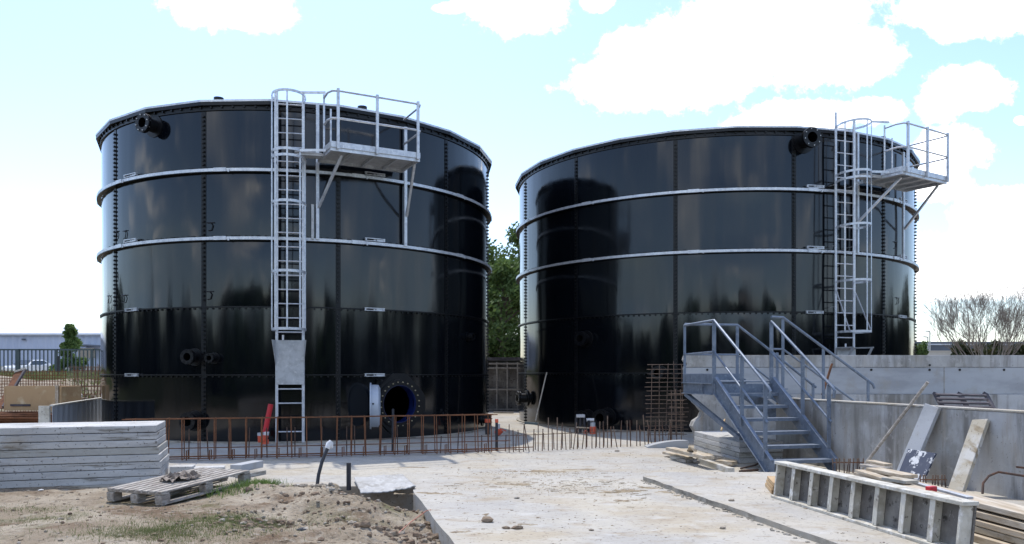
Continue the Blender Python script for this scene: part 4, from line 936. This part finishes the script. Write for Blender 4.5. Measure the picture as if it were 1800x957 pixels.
# mounds, grids and timber left behind the stack
b = MB(); n = 24; rr = random.Random(9)
for j in range(n+1):
    for i in range(n+1):
        s, t = i/n*2-1, j/n*2-1; k = max(0, 1-s*s-t*t); b.v.append(V((-20.5+s*7, 33+t*3.4, .3+k*1.02*(.85+.4*noise.noise(V((s*4, t*4, 1)))))))
for j in range(n):
    for i in range(n): b.f.append((j*(n+1)+i, j*(n+1)+i+1, (j+1)*(n+1)+i+1, (j+1)*(n+1)+i))
b.build('earth_mound', 'earth', smooth=True, kind='structure')
mat_panel('rebar_mesh', P(-60, 0, 24)*V((1, 0, 0)).x if False else (P(-60, 0, 24).x, 24, 0), (P(118, 0, 24).x, 24.0, 0), .1, 1.48, 38, 15, .011, 'rust', 'long rusty wire mesh standing behind the plywood crate', jit=.02, seed=7)
mat_panel('rebar_mesh', (P(120, 0, 26).x, 26, 0), (P(181, 0, 26).x, 26.3, 0), .3, 1.66, 13, 9, .010, 'rebar_grey', 'short taller rusty mesh between crate and left tank', jit=.03, seed=8)
mat_panel('rebar_mesh', (P(128, 0, 26.8).x, 26.8, 0), (P(190, 0, 26.8).x, 26.9, 0), .3, 1.60, 11, 5, .014, 'rust', 'heavy rusty bars standing just behind the taller mesh', jit=.05, seed=12)
T = thing('plywood_crate', 'pale plywood box resting on rusty steel behind the slab stack', 'crate', (P(60, 0, 20).x, 20, .46))
cx0, cx1 = P(10, 0, 20).x, P(106, 0, 20).x
MB().box(((cx0+cx1)/2, 20.0, .77), (cx1-cx0, .03, .62)).build('front_board', 'ply', T)
MB().box(((cx0+cx1)/2, 20.9, .77), (cx1-cx0, .03, .60)).build('back_board', 'ply', T)
MB().box((cx1+.02, 20.45, .76), (.03, .93, .60)).build('side_board', 'ply', T); MB().box((cx0-.02, 20.45, .76), (.03, .93, .60)).build('side_board', 'ply', T)
MB().box((cx1-.06, 19.96, .80), (.08, .04, .60)).build('batten', 'wood_new', T); MB().box(((cx0+cx1)/2, 20.45, .5), (cx1-cx0, .9, .03)).build('floor', 'ply', T)
MB().box(((cx0+cx1)/2-.3, 19.97, .60), (.5, .02, .05), .0).build('handle_slot', 'wood_dark', T)
rr = random.Random(17)
T = thing('rusty_steel_bundle', 'heap of rusty reinforcement under the plywood crate', 'rebar heap', (P(40, 0, 19).x, 19, 0))
for k in range(46):
    z = .03+.40*rr.random(); y = 18.6+rr.random()*1.4
    MB().tube([(P(-60, 0, y).x, y, z), (P(80, 0, y).x+rr.uniform(-.2, .1), y+rr.uniform(-.1, .1), z+rr.uniform(-.03, .03))], .016, 6).build('steel_bar', 'rust', T)
MB().prism([(-14.4, 18.9), (P(82, 0, 19).x-.1, 18.9), (P(82, 0, 19).x-.1, 20.3), (-14.4, 20.3)], 0, .40).build('bundle_core', 'rust', T)
T = thing('formwork_panel', 'rust brown panel leaning left of the plywood crate', 'formwork', P(10, 720, 21))
a, c, e, f_ = P(-10, 724, 20.3), P(5, 716, 20.3), P(44, 651, 21.6), P(26, 655, 21.6)
MB().hexa([a, c, e, f_], [p+V((0, .06, .03)) for p in (a, c, e, f_)]).build('board', 'rust', T)
MB().bar(f_+V((0, 0, .02)), e+V((0, 0, .04)), .06, .05).build('top_edge', 'form_white', T)
MB().bar(c, e, .04, .08).build('side_rib', 'wood_dark', T)
# corrugated zinc sheet hoarding left of the tank
T = thing('corrugated_hoarding', 'grey corrugated sheets running behind the slab stack to the left tank', 'hoarding', (-9.3, 16, 0))
A = V((-9.24, 16.0, 0)); B = V((-10.75, 20.9, 0)); n = 46; b = MB(); d_ = (B-A); nn = V((d_.y, -d_.x, 0)).normalized()
for i in range(n+1):
    t = i/n; o_ = nn*(.03 if (i//2) % 2 else -.0); p = A+d_*t+o_; b.v += [p, p+V((0, 0, .74))]
for i in range(n): b.f.append((2*i, 2*i+2, 2*i+3, 2*i+1))
o = b.build('sheet', 'shed_grey', T); sd = o.modifiers.new('s', 'SOLIDIFY'); sd.thickness = .01
MB().bar(A+V((0, 0, .755)), B+V((0, 0, .755)), .09, .03).build('capping', 'form_white', T)
MB().bar(A+V((-.14, -.02, 0)), A+V((-.14, -.02, .75)), .22, .04, (0, 1, 0)).build('end_board', 'form_white', T)
MB().bar(P(100, 706, 22), P(129, 696, 24.5), .5, .1).build('concrete_slab', 'precast', bevel=.01, label='pale slab end lying behind the corrugated sheets', cat='slab')
b = MB()
for i in range(120): b.stone((-12.3+rr.gauss(0, .35)*1.6, 24.3+rr.gauss(0, .25), .35+abs(rr.gauss(0, .14))), rr.uniform(.05, .16), rr)
b.build('rubble_heap', 'clod', kind='stuff', label='brown rubble behind the corrugated sheets')
MB().prism([(-14, 23.8), (-10.8, 23.8), (-10.8, 25.0), (-14, 25.0)], 0, .42).build('soil_bank', 'earth', kind='structure', bevel=.1)
# grass verge near the fence
def grass(name, area, n, h, lab, seed, hz=None, mat='grass', w=.006):
    b = MB(); rnd = random.Random(seed)
    for _ in range(n):
        x, y = area(rnd)
        if on_slab(x, y): continue
        z = gz(x, y)-.005; hh = h*rnd.uniform(.4, 1.2); a = rnd.random()*6.28; ww = w*rnd.uniform(.7, 1.5); d_ = V((math.cos(a), math.sin(a), 0)); l_ = V((rnd.gauss(0, .5), rnd.gauss(0, .5), 0))*hh
        k = len(b.v); p = V((x, y, z)); b.v += [p-d_*ww, p+d_*ww, p+l_*.4+V((0, 0, hh*.6))+d_*ww*.6, p+l_*.4+V((0, 0, hh*.6))-d_*ww*.6, p+l_+V((0, 0, hh))]
        b.f += [(k, k+1, k+2, k+3), (k+3, k+2, k+4)]
    return b.build(name, mat, kind='stuff', label=lab)
grass('grass', lambda r: (r.uniform(-38, -10), r.uniform(30.5, 48)), 26000, .38, 'rough green verge around the bar fence', 2, w=.03)
def blob(cx, cy, sx, sy):
    return lambda r: (r.gauss(cx, sx), r.gauss(cy, sy))
def patch(r):
    c = r.choice([(-2.95, 7.35, .28, .28), (-2.65, 7.7, .22, .16), (-3.1, 7.1, .25, .12), (-3.3, 6.9, .3, .1), (-2.45, 7.9, .15, .1), (-2.8, 7.0, .5, .25), (-3.0, 7.4, .6, .4)]); c2 = (r.gauss(c[0], c[2]), r.gauss(c[1], c[3])); return c2
grass('grass', patch, 7500, .04, 'thin grass patch on the bare earth in front of the pallet', 5, w=.002)
grass('grass', lambda r: r.choice([(r.gauss(-3.05, .13), r.gauss(9.68, .1)), (r.gauss(-3.05, .1), r.gauss(9.7, .08)), (r.gauss(-3.3, .2), r.gauss(9.3, .15))]), 1100, .10, 'bright tuft of grass at the far corner of the pallet', 6, mat='leaf_light', w=.004)
grass('grass', lambda r: r.choice([(r.gauss(-5.0, .35), r.gauss(8.3, .12)), (r.gauss(-4.6, .3), r.gauss(7.7, .15)), (r.gauss(-5.6, .5), r.gauss(8.0, .5)), (r.gauss(-2.3, .3), r.gauss(7.9, .1))]), 2600, .03, 'sparse low weeds scattered over the bare earth', 8, w=.002)
# ------------------------------------------------------------------ centre gap
T = thing('formwork_wall', 'row of framed formwork panels standing in the gap between the tanks', 'formwork', (-.4, 29, 0))
Y0 = 29.0
MB().box((0, Y0+.1, .92), (6.5, .03, 1.84)).build('form_face', 'form_back', T)
for z in (.07, .80, 1.58, 1.74): MB().bar((-3.25, Y0, z), (3.25, Y0, z), .06, .06).build('rail', 'wood', T)
for i in range(18): MB().bar((-3.2+i*.378, Y0-.01, 0.02), (-3.2+i*.378, Y0-.01, 1.80), .05, .07, (0, 1, 0)).build('upright', 'wood', T)
MB().box((0, Y0+.05, 1.91), (6.5, .2, .12)).build('top_plank', 'wood_dark', T)
for i, (x, y, lab) in enumerate([(872, 723, 'loose grey board on the slab in the tank gap'), (885, 727, 'second loose board in the tank gap, nearer the right tank')]):
    g = G(x, y); MB().box(g+V((0, 0, .03)), (.7, .12, .04), .3-.5*i).build('timber_plank', 'wood', label=lab, cat='plank')
trees = [(-2.2, 46, 7.6, 3.4, 'leaf', 'fresh green tree seen between the tanks, left side of the gap'), (1.2, 52, 9.6, 3.4, 'leaf', 'taller green tree seen between the tanks, right side of the gap'),
         (-.4, 38, 5.4, 2.3, 'leaf', 'bushy low tree right behind the formwork wall in the gap')]
for i, (x, y, h, r_, mt, lab) in enumerate(trees):
    tree('leafy_tree', (x, y, 1.1), h, r_, 15000, .13, mt, lab, grp='trees between the tanks', seed=20+i, trunk_h=.1, clumps=60)
# ------------------------------------------------------------------ right background
T = thing('industrial_building', 'long dark slate building far behind the bare tree', 'building', P(1700, 625, 120))
xa, xb = P(1560, 0, 120).x, P(1900, 0, 120).x; zt = EYE+54/F*120
MB().box(((xa+xb)/2, 128, (zt+1)/2), (xb-xa, 16, zt-1)).build('wall', 'far_dark', T)
MB().box(((xa+xb)/2, 128, zt-.42), (xb-xa+.3, 16.4, .18)).build('roof_edge', 'clad_roof', T)
T = thing('boundary_wall', 'pale low wall beyond the concrete basin', 'wall', P(1690, 640, 60))
xa, xb = P(1480, 0, 60).x, P(1900, 0, 60).x; MB().box(((xa+xb)/2, 60, 1.95), (xb-xa, .25, 2.1)).build('wall_body', 'pale_wall', T); MB().box(((xa+xb)/2, 60, 3.03), (xb-xa+.1, .35, .06)).build('coping', 'pale_wall', T)
for (x, y0, lab) in ((1631, 593, 'shorter lamp post beyond the wall beside the right tank'), (1634.5, 583, 'taller lamp post beyond the wall beside the right tank')):
    T = thing('street_lamp', lab, 'lamp post', P(x, 650, 90)); p = P(x, y0, 90); MB().tube([V((p.x, 90, 1)), p], .07, 8).build('pole', 'galv_dull', T); MB().bar(p, p+V((-.5, 0, .05)), .2, .12).build('lamp_head', 'galv_dull', T)
def bare_tree(loc, lab, seed):
    rnd = random.Random(seed); loc = V(loc); T = thing('bare_tree', lab, 'tree', loc); b = MB(); t0 = MB(); cnt = [0]
    def grow(p, d, ln, r, lv):
        pts = [p]; q = p; dd = d
        for k in range(3):
            dd = (dd+V((rnd.gauss(0, .10), rnd.gauss(0, .10), rnd.gauss(.06, .06)))).normalized(); q = q+dd*ln/3; pts.append(q)
        (t0 if lv < 1 else b).tube(pts, [r, r*.85, r*.7, r*.5], 4 if lv > 0 else 6, False); cnt[0] += 1
        if lv >= 5: return
        for k in range(3 if lv != 2 else 4):
            a = rnd.random()*6.28; sp = rnd.uniform(.2, .5); ax_ = dd.orthogonal().normalized(); ax2 = dd.cross(ax_)
            nd = (dd+(ax_*math.cos(a)+ax2*math.sin(a))*sp+V((0, 0, .12))).normalized()
            f = rnd.uniform(.35, 1.0); bp = pts[1+int(f*2)] if f < 1 else pts[-1]
            grow(bp, nd, ln*rnd.uniform(.58, .82), max(.004, r*.5), lv+1)
    for i in range(16):
        a = i/16*6.28+rnd.random(); grow(loc+V((math.cos(a)*.9*rnd.random(), math.sin(a)*.3, 0)), V((math.cos(a)*.75, math.sin(a)*.4, 1)).normalized(), rnd.uniform(2.1, 2.9), .04, 0)
    t0.build('trunk', 'twig', T); b.build('branches', 'twig', T)
bare_tree((P(1738, 0, 44).x, 44, 1.1), 'bare many-stemmed tree above the grey wall', 6)
def hedge(loc, w, h, n, mat, lab, seed, size=.12, name='dense_bush'):
    rnd = random.Random(seed); T = thing(name, lab, 'bush', loc); loc = V(loc); t = MB(); b = MB()
    for i in range(14):
        c = loc+V((rnd.uniform(-w, w)*.8, rnd.uniform(-.5, .5), h*rnd.uniform(.3, .75))); t.tube([loc+V((c.x-loc.x, 0, 0))*.6, c], [.05, .02], 5); leafball(b, c, w*.30, h*.32, n//14, size, rnd, .3)
    t.build('trunk', 'bark', T); b.build('crown', mat, T)
hedge((P(1716, 0, 50).x, 50, 1.1), 1.5, 2.4, 5000, 'leaf_dark', 'dark bush at the foot of the bare tree', 1)
hedge((P(1765, 0, 47).x, 47, 1.1), 1.9, 1.9, 5000, 'leaf_dark', 'olive bush right of the bare tree', 2)
hedge((P(1815, 0, 46).x, 46, 1.1), 1.9, 2.1, 5000, 'leaf_dark', 'dark bush at the right edge of the view', 3)
hedge((P(1612, 0, 56).x, 56, 1.1), .9, 2.9, 3600, 'leaf', 'green bush just right of the right tank', 4)
# ------------------------------------------------------------------ behind the camera, seen in the tank reflections
t0 = tree('hedgerow_tree', (-26, -34, 0), 6.5, 4.2, 9000, .34, 'leaf', 'broad tree of the row across the road from the tanks', grp='row of trees facing the tanks', seed=40, trunk_h=.05, clumps=34)
rr = random.Random(44)
for i in range(13):
    x = -48+i*8.4+rr.uniform(-1.6, 1.6)
    if 4 < i < 6: continue
    k = rr.uniform(.6, 1.15); c = dup(t0, (x, -38+rr.uniform(-5, 5), 0), (0, 0, rr.random()*6)); c.scale = (1, 1, k)
b = MB(); rnd = random.Random(90)
for i in range(86):
    an = R(52+i*3.0); h = 6.3+noise.noise(V((i*.37, 0, 3)))*5.0+noise.noise(V((i*.9, 4, 3)))*2.5; rd = 54+rnd.uniform(-2, 2); leafball(b, V((math.sin(an)*rd, 10+math.cos(an)*rd, h*.45)), 2.9, h*.6, 1100, .55, rnd, .3)
b.build('treeline', 'leaf_dark', kind='stuff', label='thick wooded strip facing the tanks')
T = thing('depot_building', 'grey depot facing the tanks across the road', 'building', (14, -58, 0))
MB().box((16, -62, 5.2), (9, 10, 10.4)).build('wall', 'pale_wall', T); MB().box((16, -62, 10.55), (9.4, 10.4, .3)).build('roof', 'far_dark', T)
for i in range(4): MB().box((12.8+i*2.1, -56.95, 6), (1.2, .1, 1.6)).build('window', 'glass', T)
# ------------------------------------------------------------------ rubble and debris
b = MB(); c = MB(); rr = random.Random(77)
for _ in range(550):
    y = rr.uniform(6.2, 9.3); d_ = abs(rr.gauss(0, .75)); x = edge_x(y)-.02-d_
    if rr.random() < .35: x = rr.gauss(-2.3, .35); y = rr.gauss(7.8, .35)
    if x > edge_x(y)-.02: continue
    r_ = min(.05, .006+abs(rr.gauss(0, .012))); (b if rr.random() < .35 else c).stone((x, y, gz(x, y)+r_*.25), r_, rr, .75)
for _ in range(240):
    x, y = rr.choice([(rr.gauss(-1.25, .16), rr.gauss(7.55, .22)), (rr.gauss(-2.4, .22), rr.gauss(7.75, .16)), (rr.gauss(-2.0, .5), rr.gauss(9.0, .12)), (rr.gauss(-.85, .12), rr.gauss(7.3, .5))])
    if x > edge_x(y)-.03: continue
    r_ = rr.uniform(.015, .048); (c if rr.random() < .8 else b).stone((x, y, gz(x, y)+r_*.2), r_, rr, .8)
for _ in range(500):
    x = rr.uniform(-6.5, -1.5); y = rr.uniform(6.4, 9.9); r_ = .006+abs(rr.gauss(0, .009)); (b if rr.random() < .4 else c).stone((x, y, gz(x, y)+r_*.2), r_, rr, .6)
b.build('gravel', 'stone', kind='stuff', label='grey stones strewn over the trench edge'); c.build('dirt_clods', 'clod', kind='stuff', label='brown clods of earth in the trench')
b = MB()
for _ in range(60):
    x = rr.gauss(-2.3, 1.0); y = rr.uniform(9.4, 9.93)
    if x > -1.9 or x < -3: continue
    b.stone((x, y, gz(x, y)+.01), rr.uniform(.02, .05), rr, .7)
b.build('rubble', 'stone', kind='stuff', label='small rubble along the front of the yard slab')
b = MB(); c = MB()
for _ in range(700):
    Y = 6.3+8*rr.random()**1.3; x = rr.uniform(-1.2, 3.0)
    if x < edge_x(min(Y, 9.6))+.05 or (Y < 9.95 and x < edge_x(Y)+.05): continue
    z = .056 if (x > 2.6 and Y < 10.9) else 0
    if 1.6 < x < 2.6 and Y < 10.9: continue
    (b if rr.random() < .6 else c).stone((x, Y, z+.001), .003+abs(rr.gauss(0, .006)), rr, .5)
for _ in range(1300):
    x = rr.gauss(.75, .75); Y = rr.gauss(9.9, .35)
    if rr.random() < .4: x = rr.gauss(.4, .5); Y = rr.gauss(11.2, .2)
    if (Y < 9.95 and x < edge_x(Y)+.1) or (x > 1.6 and Y < 10.9): continue
    c.stone((x, Y, .0), .003+abs(rr.gauss(0, .005)), rr, .35)
for (px, py, sx, sy) in ((950, 829, .62, .16), (905, 852, .5, .12), (1010, 826, .4, .08), (1190, 858, .55, .25), (1110, 864, .5, .2), (1235, 872, .35, .14), (760, 868, .45, .10), (840, 905, .16, .10), (920, 922, .16, .06), (800, 936, .14, .07), (745, 822, .4, .06), (1090, 880, .3, .1), (860, 938, .14, .05)):
    g0 = G(px, py); n = 40; k0 = len(c.v); hs = {}
    for j in range(n+1):
        for i in range(n+1):
            s_, t_ = i/n*2-1, j/n*2-1; m_ = 1-(s_*s_+t_*t_)**.5; X_ = g0.x+s_*sx; Y_ = g0.y+t_*sy; q_ = noise.noise(V((X_*4, Y_*6, 3)))+.8*noise.noise(V((X_*14, Y_*17, 8)))+.5*noise.noise(V((X_*40, Y_*45, 8)))
            hh = (m_*.9+q_*1.0-.50)*.012; hs[(i, j)] = hh; c.v.append(V((g0.x+s_*sx, g0.y+t_*sy, max(-.003, min(.008, hh)))))
    for j in range(n):
        for i in range(n):
            if max(hs[(i, j)], hs[(i+1, j)], hs[(i, j+1)], hs[(i+1, j+1)]) > 0: c.f.append((k0+j*(n+1)+i, k0+j*(n+1)+i+1, k0+(j+1)*(n+1)+i+1, k0+(j+1)*(n+1)+i))
M['mud'] = layered('dried_mud', (.27, .22, .15), [((.19, .145, .10), 8, .5, .66, I1, 6), ((.36, .32, .24), 14, .55, .7, I1, 5)], .95, bumps=[(40, .6, .01, I1)], spec=.15)
b.build('grit', 'stone', kind='stuff', label='small stones scattered over the concrete yard'); c.build('dried_mud', 'mud', kind='stuff', label='dried mud crumbs on the concrete yard')
# twigs / straw on the yard
b = MB()
for _ in range(120):
    x = rr.gauss(.9, .8); Y = rr.gauss(10.0, .5)
    if (Y < 9.95 and x < edge_x(Y)+.1) or (x > 1.6 and Y < 10.9): continue
    a = rr.gauss(0, .5); l_ = rr.uniform(.03, .12); b.bar((x, Y, .006), (x+math.cos(a)*l_, Y+math.sin(a)*l_, .008), .004, .004)
b.build('straw_litter', 'mud', kind='stuff', label='thin splinters littering the middle of the yard')
for (x, y, r_, lab) in ((857, 918, .07, 'largest brown clod lying on the yard slab'), (910, 734+196, .045, 'grey stone right of the largest clod'), (889, 930, .03, 'small dark stone below the largest clod'), (1085, 794, .04, 'dark stone on the slab before the starter bars'),
                        (1270, 930, .03, 'dark pebble on the yard near the step'), (1040, 933, .022, 'tiny dark pebble in the middle of the yard'), (909, 877, .03, 'pebble near the back of the yard'), (1285, 881, .03, 'dark lump on the raised paving')):
    z = .055 if x > 1280 else 0; g = G(x, y, z); MB().stone(g+V((0, 0, r_*.3)), r_, rr, .55).build('stone', 'clod' if 'clod' in lab else 'stone', label=lab, cat='stone')
g = G(533, 937); MB().stone(g+V((0, 0, .03)), .05, rr, .5).build('dark_scrap', 'black_pl', label='scrap of black plastic on the bare earth', cat='scrap')
g = G(72, 866); MB().stone(g+V((0, 0, .03)), .045, rr, .25).build('white_scrap', 'white_pl', label='scrap of white paper in front of the slab stack', cat='scrap')
# ------------------------------------------------------------------ sky
W = bpy.data.worlds.new('World'); bpy.context.scene.world = W; W.use_nodes = True
nt = W.node_tree; N = nt.nodes; L = nt.links; N.clear()
AZ, EL = -16.0, 62.0
sky = N.new('ShaderNodeTexSky'); sky.sky_type = 'NISHITA'; sky.sun_disc = False; sky.sun_elevation = R(EL); sky.sun_rotation = R(AZ); sky.air_density = 1.0; sky.dust_density = .7; sky.ozone_density = 1.0
bg = N.new('ShaderNodeBackground'); bg.inputs[1].default_value = .15; out = N.new('ShaderNodeOutputWorld'); L.new(bg.outputs[0], out.inputs[0])
tc = N.new('ShaderNodeTexCoord'); sep = N.new('ShaderNodeSeparateXYZ'); L.new(tc.outputs['Generated'], sep.inputs[0])
def mth(op, a, b_=None, c_=None, cl=False):
    n_ = N.new('ShaderNodeMath'); n_.operation = op; n_.use_clamp = cl
    for i, s in enumerate((a, b_, c_)):
        if s is None: continue
        if isinstance(s, (int, float)): n_.inputs[i].default_value = s
        else: L.new(s, n_.inputs[i])
    return n_.outputs[0]
ysafe = mth('MAXIMUM', sep.outputs[1], .08)
u = mth('DIVIDE', sep.outputs[0], ysafe); v = mth('DIVIDE', sep.outputs[2], ysafe)
cmb = N.new('ShaderNodeCombineXYZ'); L.new(u, cmb.inputs[0]); L.new(v, cmb.inputs[1])
def wn(scale, det, off, src=None, rg=.6):
    n_ = N.new('ShaderNodeTexNoise'); n_.inputs['Scale'].default_value = scale; n_.inputs['Detail'].default_value = det; n_.inputs['Roughness'].default_value = rg
    mp = N.new('ShaderNodeMapping'); mp.inputs['Location'].default_value = off; L.new(src or cmb.outputs[0], mp.inputs[0]); L.new(mp.outputs[0], n_.inputs['Vector']); return n_.outputs['Fac']
nA = wn(11, 9, (3, 1, 0), rg=.68); nB = wn(38, 6, (1, 5, 2), rg=.7)
blobs = [(1120, 148, 120, 46), (1210, 110, 130, 72), (1100, 85, 38, 34), (1290, 75, 140, 72), (1400, 50, 130, 100), (1500, 95, 85, 52), (1430, 105, 90, 40), (1560, 97, 40, 12),
         (1700, 155, 75, 38), (1650, 185, 45, 30), (1720, 18, 150, 46), (1670, 50, 45, 25), (1400, 205, 100, 30), (1545, 195, 45, 24), (1330, 222, 60, 20),
         (915, 10, 85, 50), (1050, 2, 32, 20), (410, 8, 110, 44), (480, 22, 40, 30), (790, 14, 32, 10), (815, 2, 18, 12), (1680, 262, 70, 38), (1640, 320, 70, 30), (1770, 380, 90, 45), (1700, 440, 130, 34), (1690, 500, 170, 30), (1796, 213, 14, 8), (60, -60, 160, 40)]
fld = None
for (cx, cy, rx, ry) in blobs:
    a = mth('MULTIPLY', mth('SUBTRACT', u, (cx-900)/F), F/rx); b_ = mth('MULTIPLY', mth('SUBTRACT', v, (HY-cy)/F), F/ry)
    d2 = mth('ADD', mth('MULTIPLY', a, a), mth('MULTIPLY', b_, b_)); f_ = mth('SUBTRACT', 1.25, mth('SQRT', d2))
    fld = f_ if fld is None else mth('SMOOTH_MAX', fld, f_, .35)
fld = mth('ADD', fld, mth('MULTIPLY', mth('SUBTRACT', nA, .5), 1.5)); fld = mth('ADD', fld, mth('MULTIPLY', mth('SUBTRACT', nB, .5), 1.15))
mr = N.new('ShaderNodeMapRange'); mr.interpolation_type = 'SMOOTHSTEP'; mr.inputs[1].default_value = .04; mr.inputs[2].default_value = .58; L.new(fld, mr.inputs[0])
front = mth('GREATER_THAN', sep.outputs[1], .12); cA = mth('MULTIPLY', mr.outputs[0], front)
# elsewhere: scattered cumulus
zs = mth('MAXIMUM', sep.outputs[2], .06); c2_ = N.new('ShaderNodeCombineXYZ'); L.new(mth('DIVIDE', sep.outputs[0], zs), c2_.inputs[0]); L.new(mth('DIVIDE', sep.outputs[1], zs), c2_.inputs[1])
nC = wn(.9, 7, (2.3, 1.1, .4), c2_.outputs[0]); mr2 = N.new('ShaderNodeMapRange'); mr2.interpolation_type = 'SMOOTHSTEP'; mr2.inputs[1].default_value = .52; mr2.inputs[2].default_value = .68; L.new(nC, mr2.inputs[0])
back = mth('LESS_THAN', sep.outputs[1], .12); cB = mth('MULTIPLY', mth('MULTIPLY', mr2.outputs[0], back), .9)
cl = mth('ADD', cA, cB, cl=True)
up = mth('GREATER_THAN', sep.outputs[2], -.01); cl = mth('MULTIPLY', cl, up)
tn = N.new('ShaderNodeMix'); tn.data_type = 'RGBA'; tn.blend_type = 'MULTIPLY'; tn.inputs[0].default_value = 1; L.new(sky.outputs[0], tn.inputs[6]); tn.inputs[7].default_value = (.96, .99, 1.08, 1)
mx = N.new('ShaderNodeMix'); mx.data_type = 'RGBA'; L.new(cl, mx.inputs[0]); L.new(tn.outputs[2], mx.inputs[6]); mx.inputs[7].default_value = (10.5, 10.6, 10.8, 1)
nD = wn(5, 6, (7, 2, 1)); cc = N.new('ShaderNodeMix'); cc.data_type = 'RGBA'; md = N.new('ShaderNodeMapRange'); md.inputs[1].default_value = .5; md.inputs[2].default_value = .75; L.new(nD, md.inputs[0]); L.new(md.outputs[0], cc.inputs[0]); cc.inputs[6].default_value = (11, 11, 11, 1); cc.inputs[7].default_value = (6.6, 6.8, 7.2, 1); L.new(cc.outputs[2], mx.inputs[7])
L.new(mx.outputs[2], bg.inputs[0])
sl = bpy.data.lights.new('sun', 'SUN'); sl.energy = 2.4; sl.angle = R(.6); sl.color = (1, .95, .87)
so = bpy.data.objects.new('sun', sl); C.objects.link(so)
sd = V((math.sin(R(AZ))*math.cos(R(EL)), math.cos(R(AZ))*math.cos(R(EL)), math.sin(R(EL)))); so.rotation_euler = sd.to_track_quat('Z', 'Y').to_euler(); so.location = (0, 0, 30)
# ------------------------------------------------------------------ camera
cd = bpy.data.cameras.new('camera'); cam = bpy.data.objects.new('camera', cd); C.objects.link(cam)
cam.location = (0, 0, EYE); cam.rotation_euler = (R(90), 0, 0); cd.sensor_width = 36; cd.lens = 28.0; cd.shift_y = (HY-478.5)/1800; cd.clip_end = 6000; cd.clip_start = .05
sc = bpy.context.scene; sc.camera = cam
sc.view_settings.view_transform = 'Standard'; sc.view_settings.look = 'None'; sc.view_settings.exposure = 0.82; sc.view_settings.gamma = 1; sc.view_settings.use_curve_mapping = False
sc.cycles.max_bounces = 6; sc.cycles.use_denoising = True
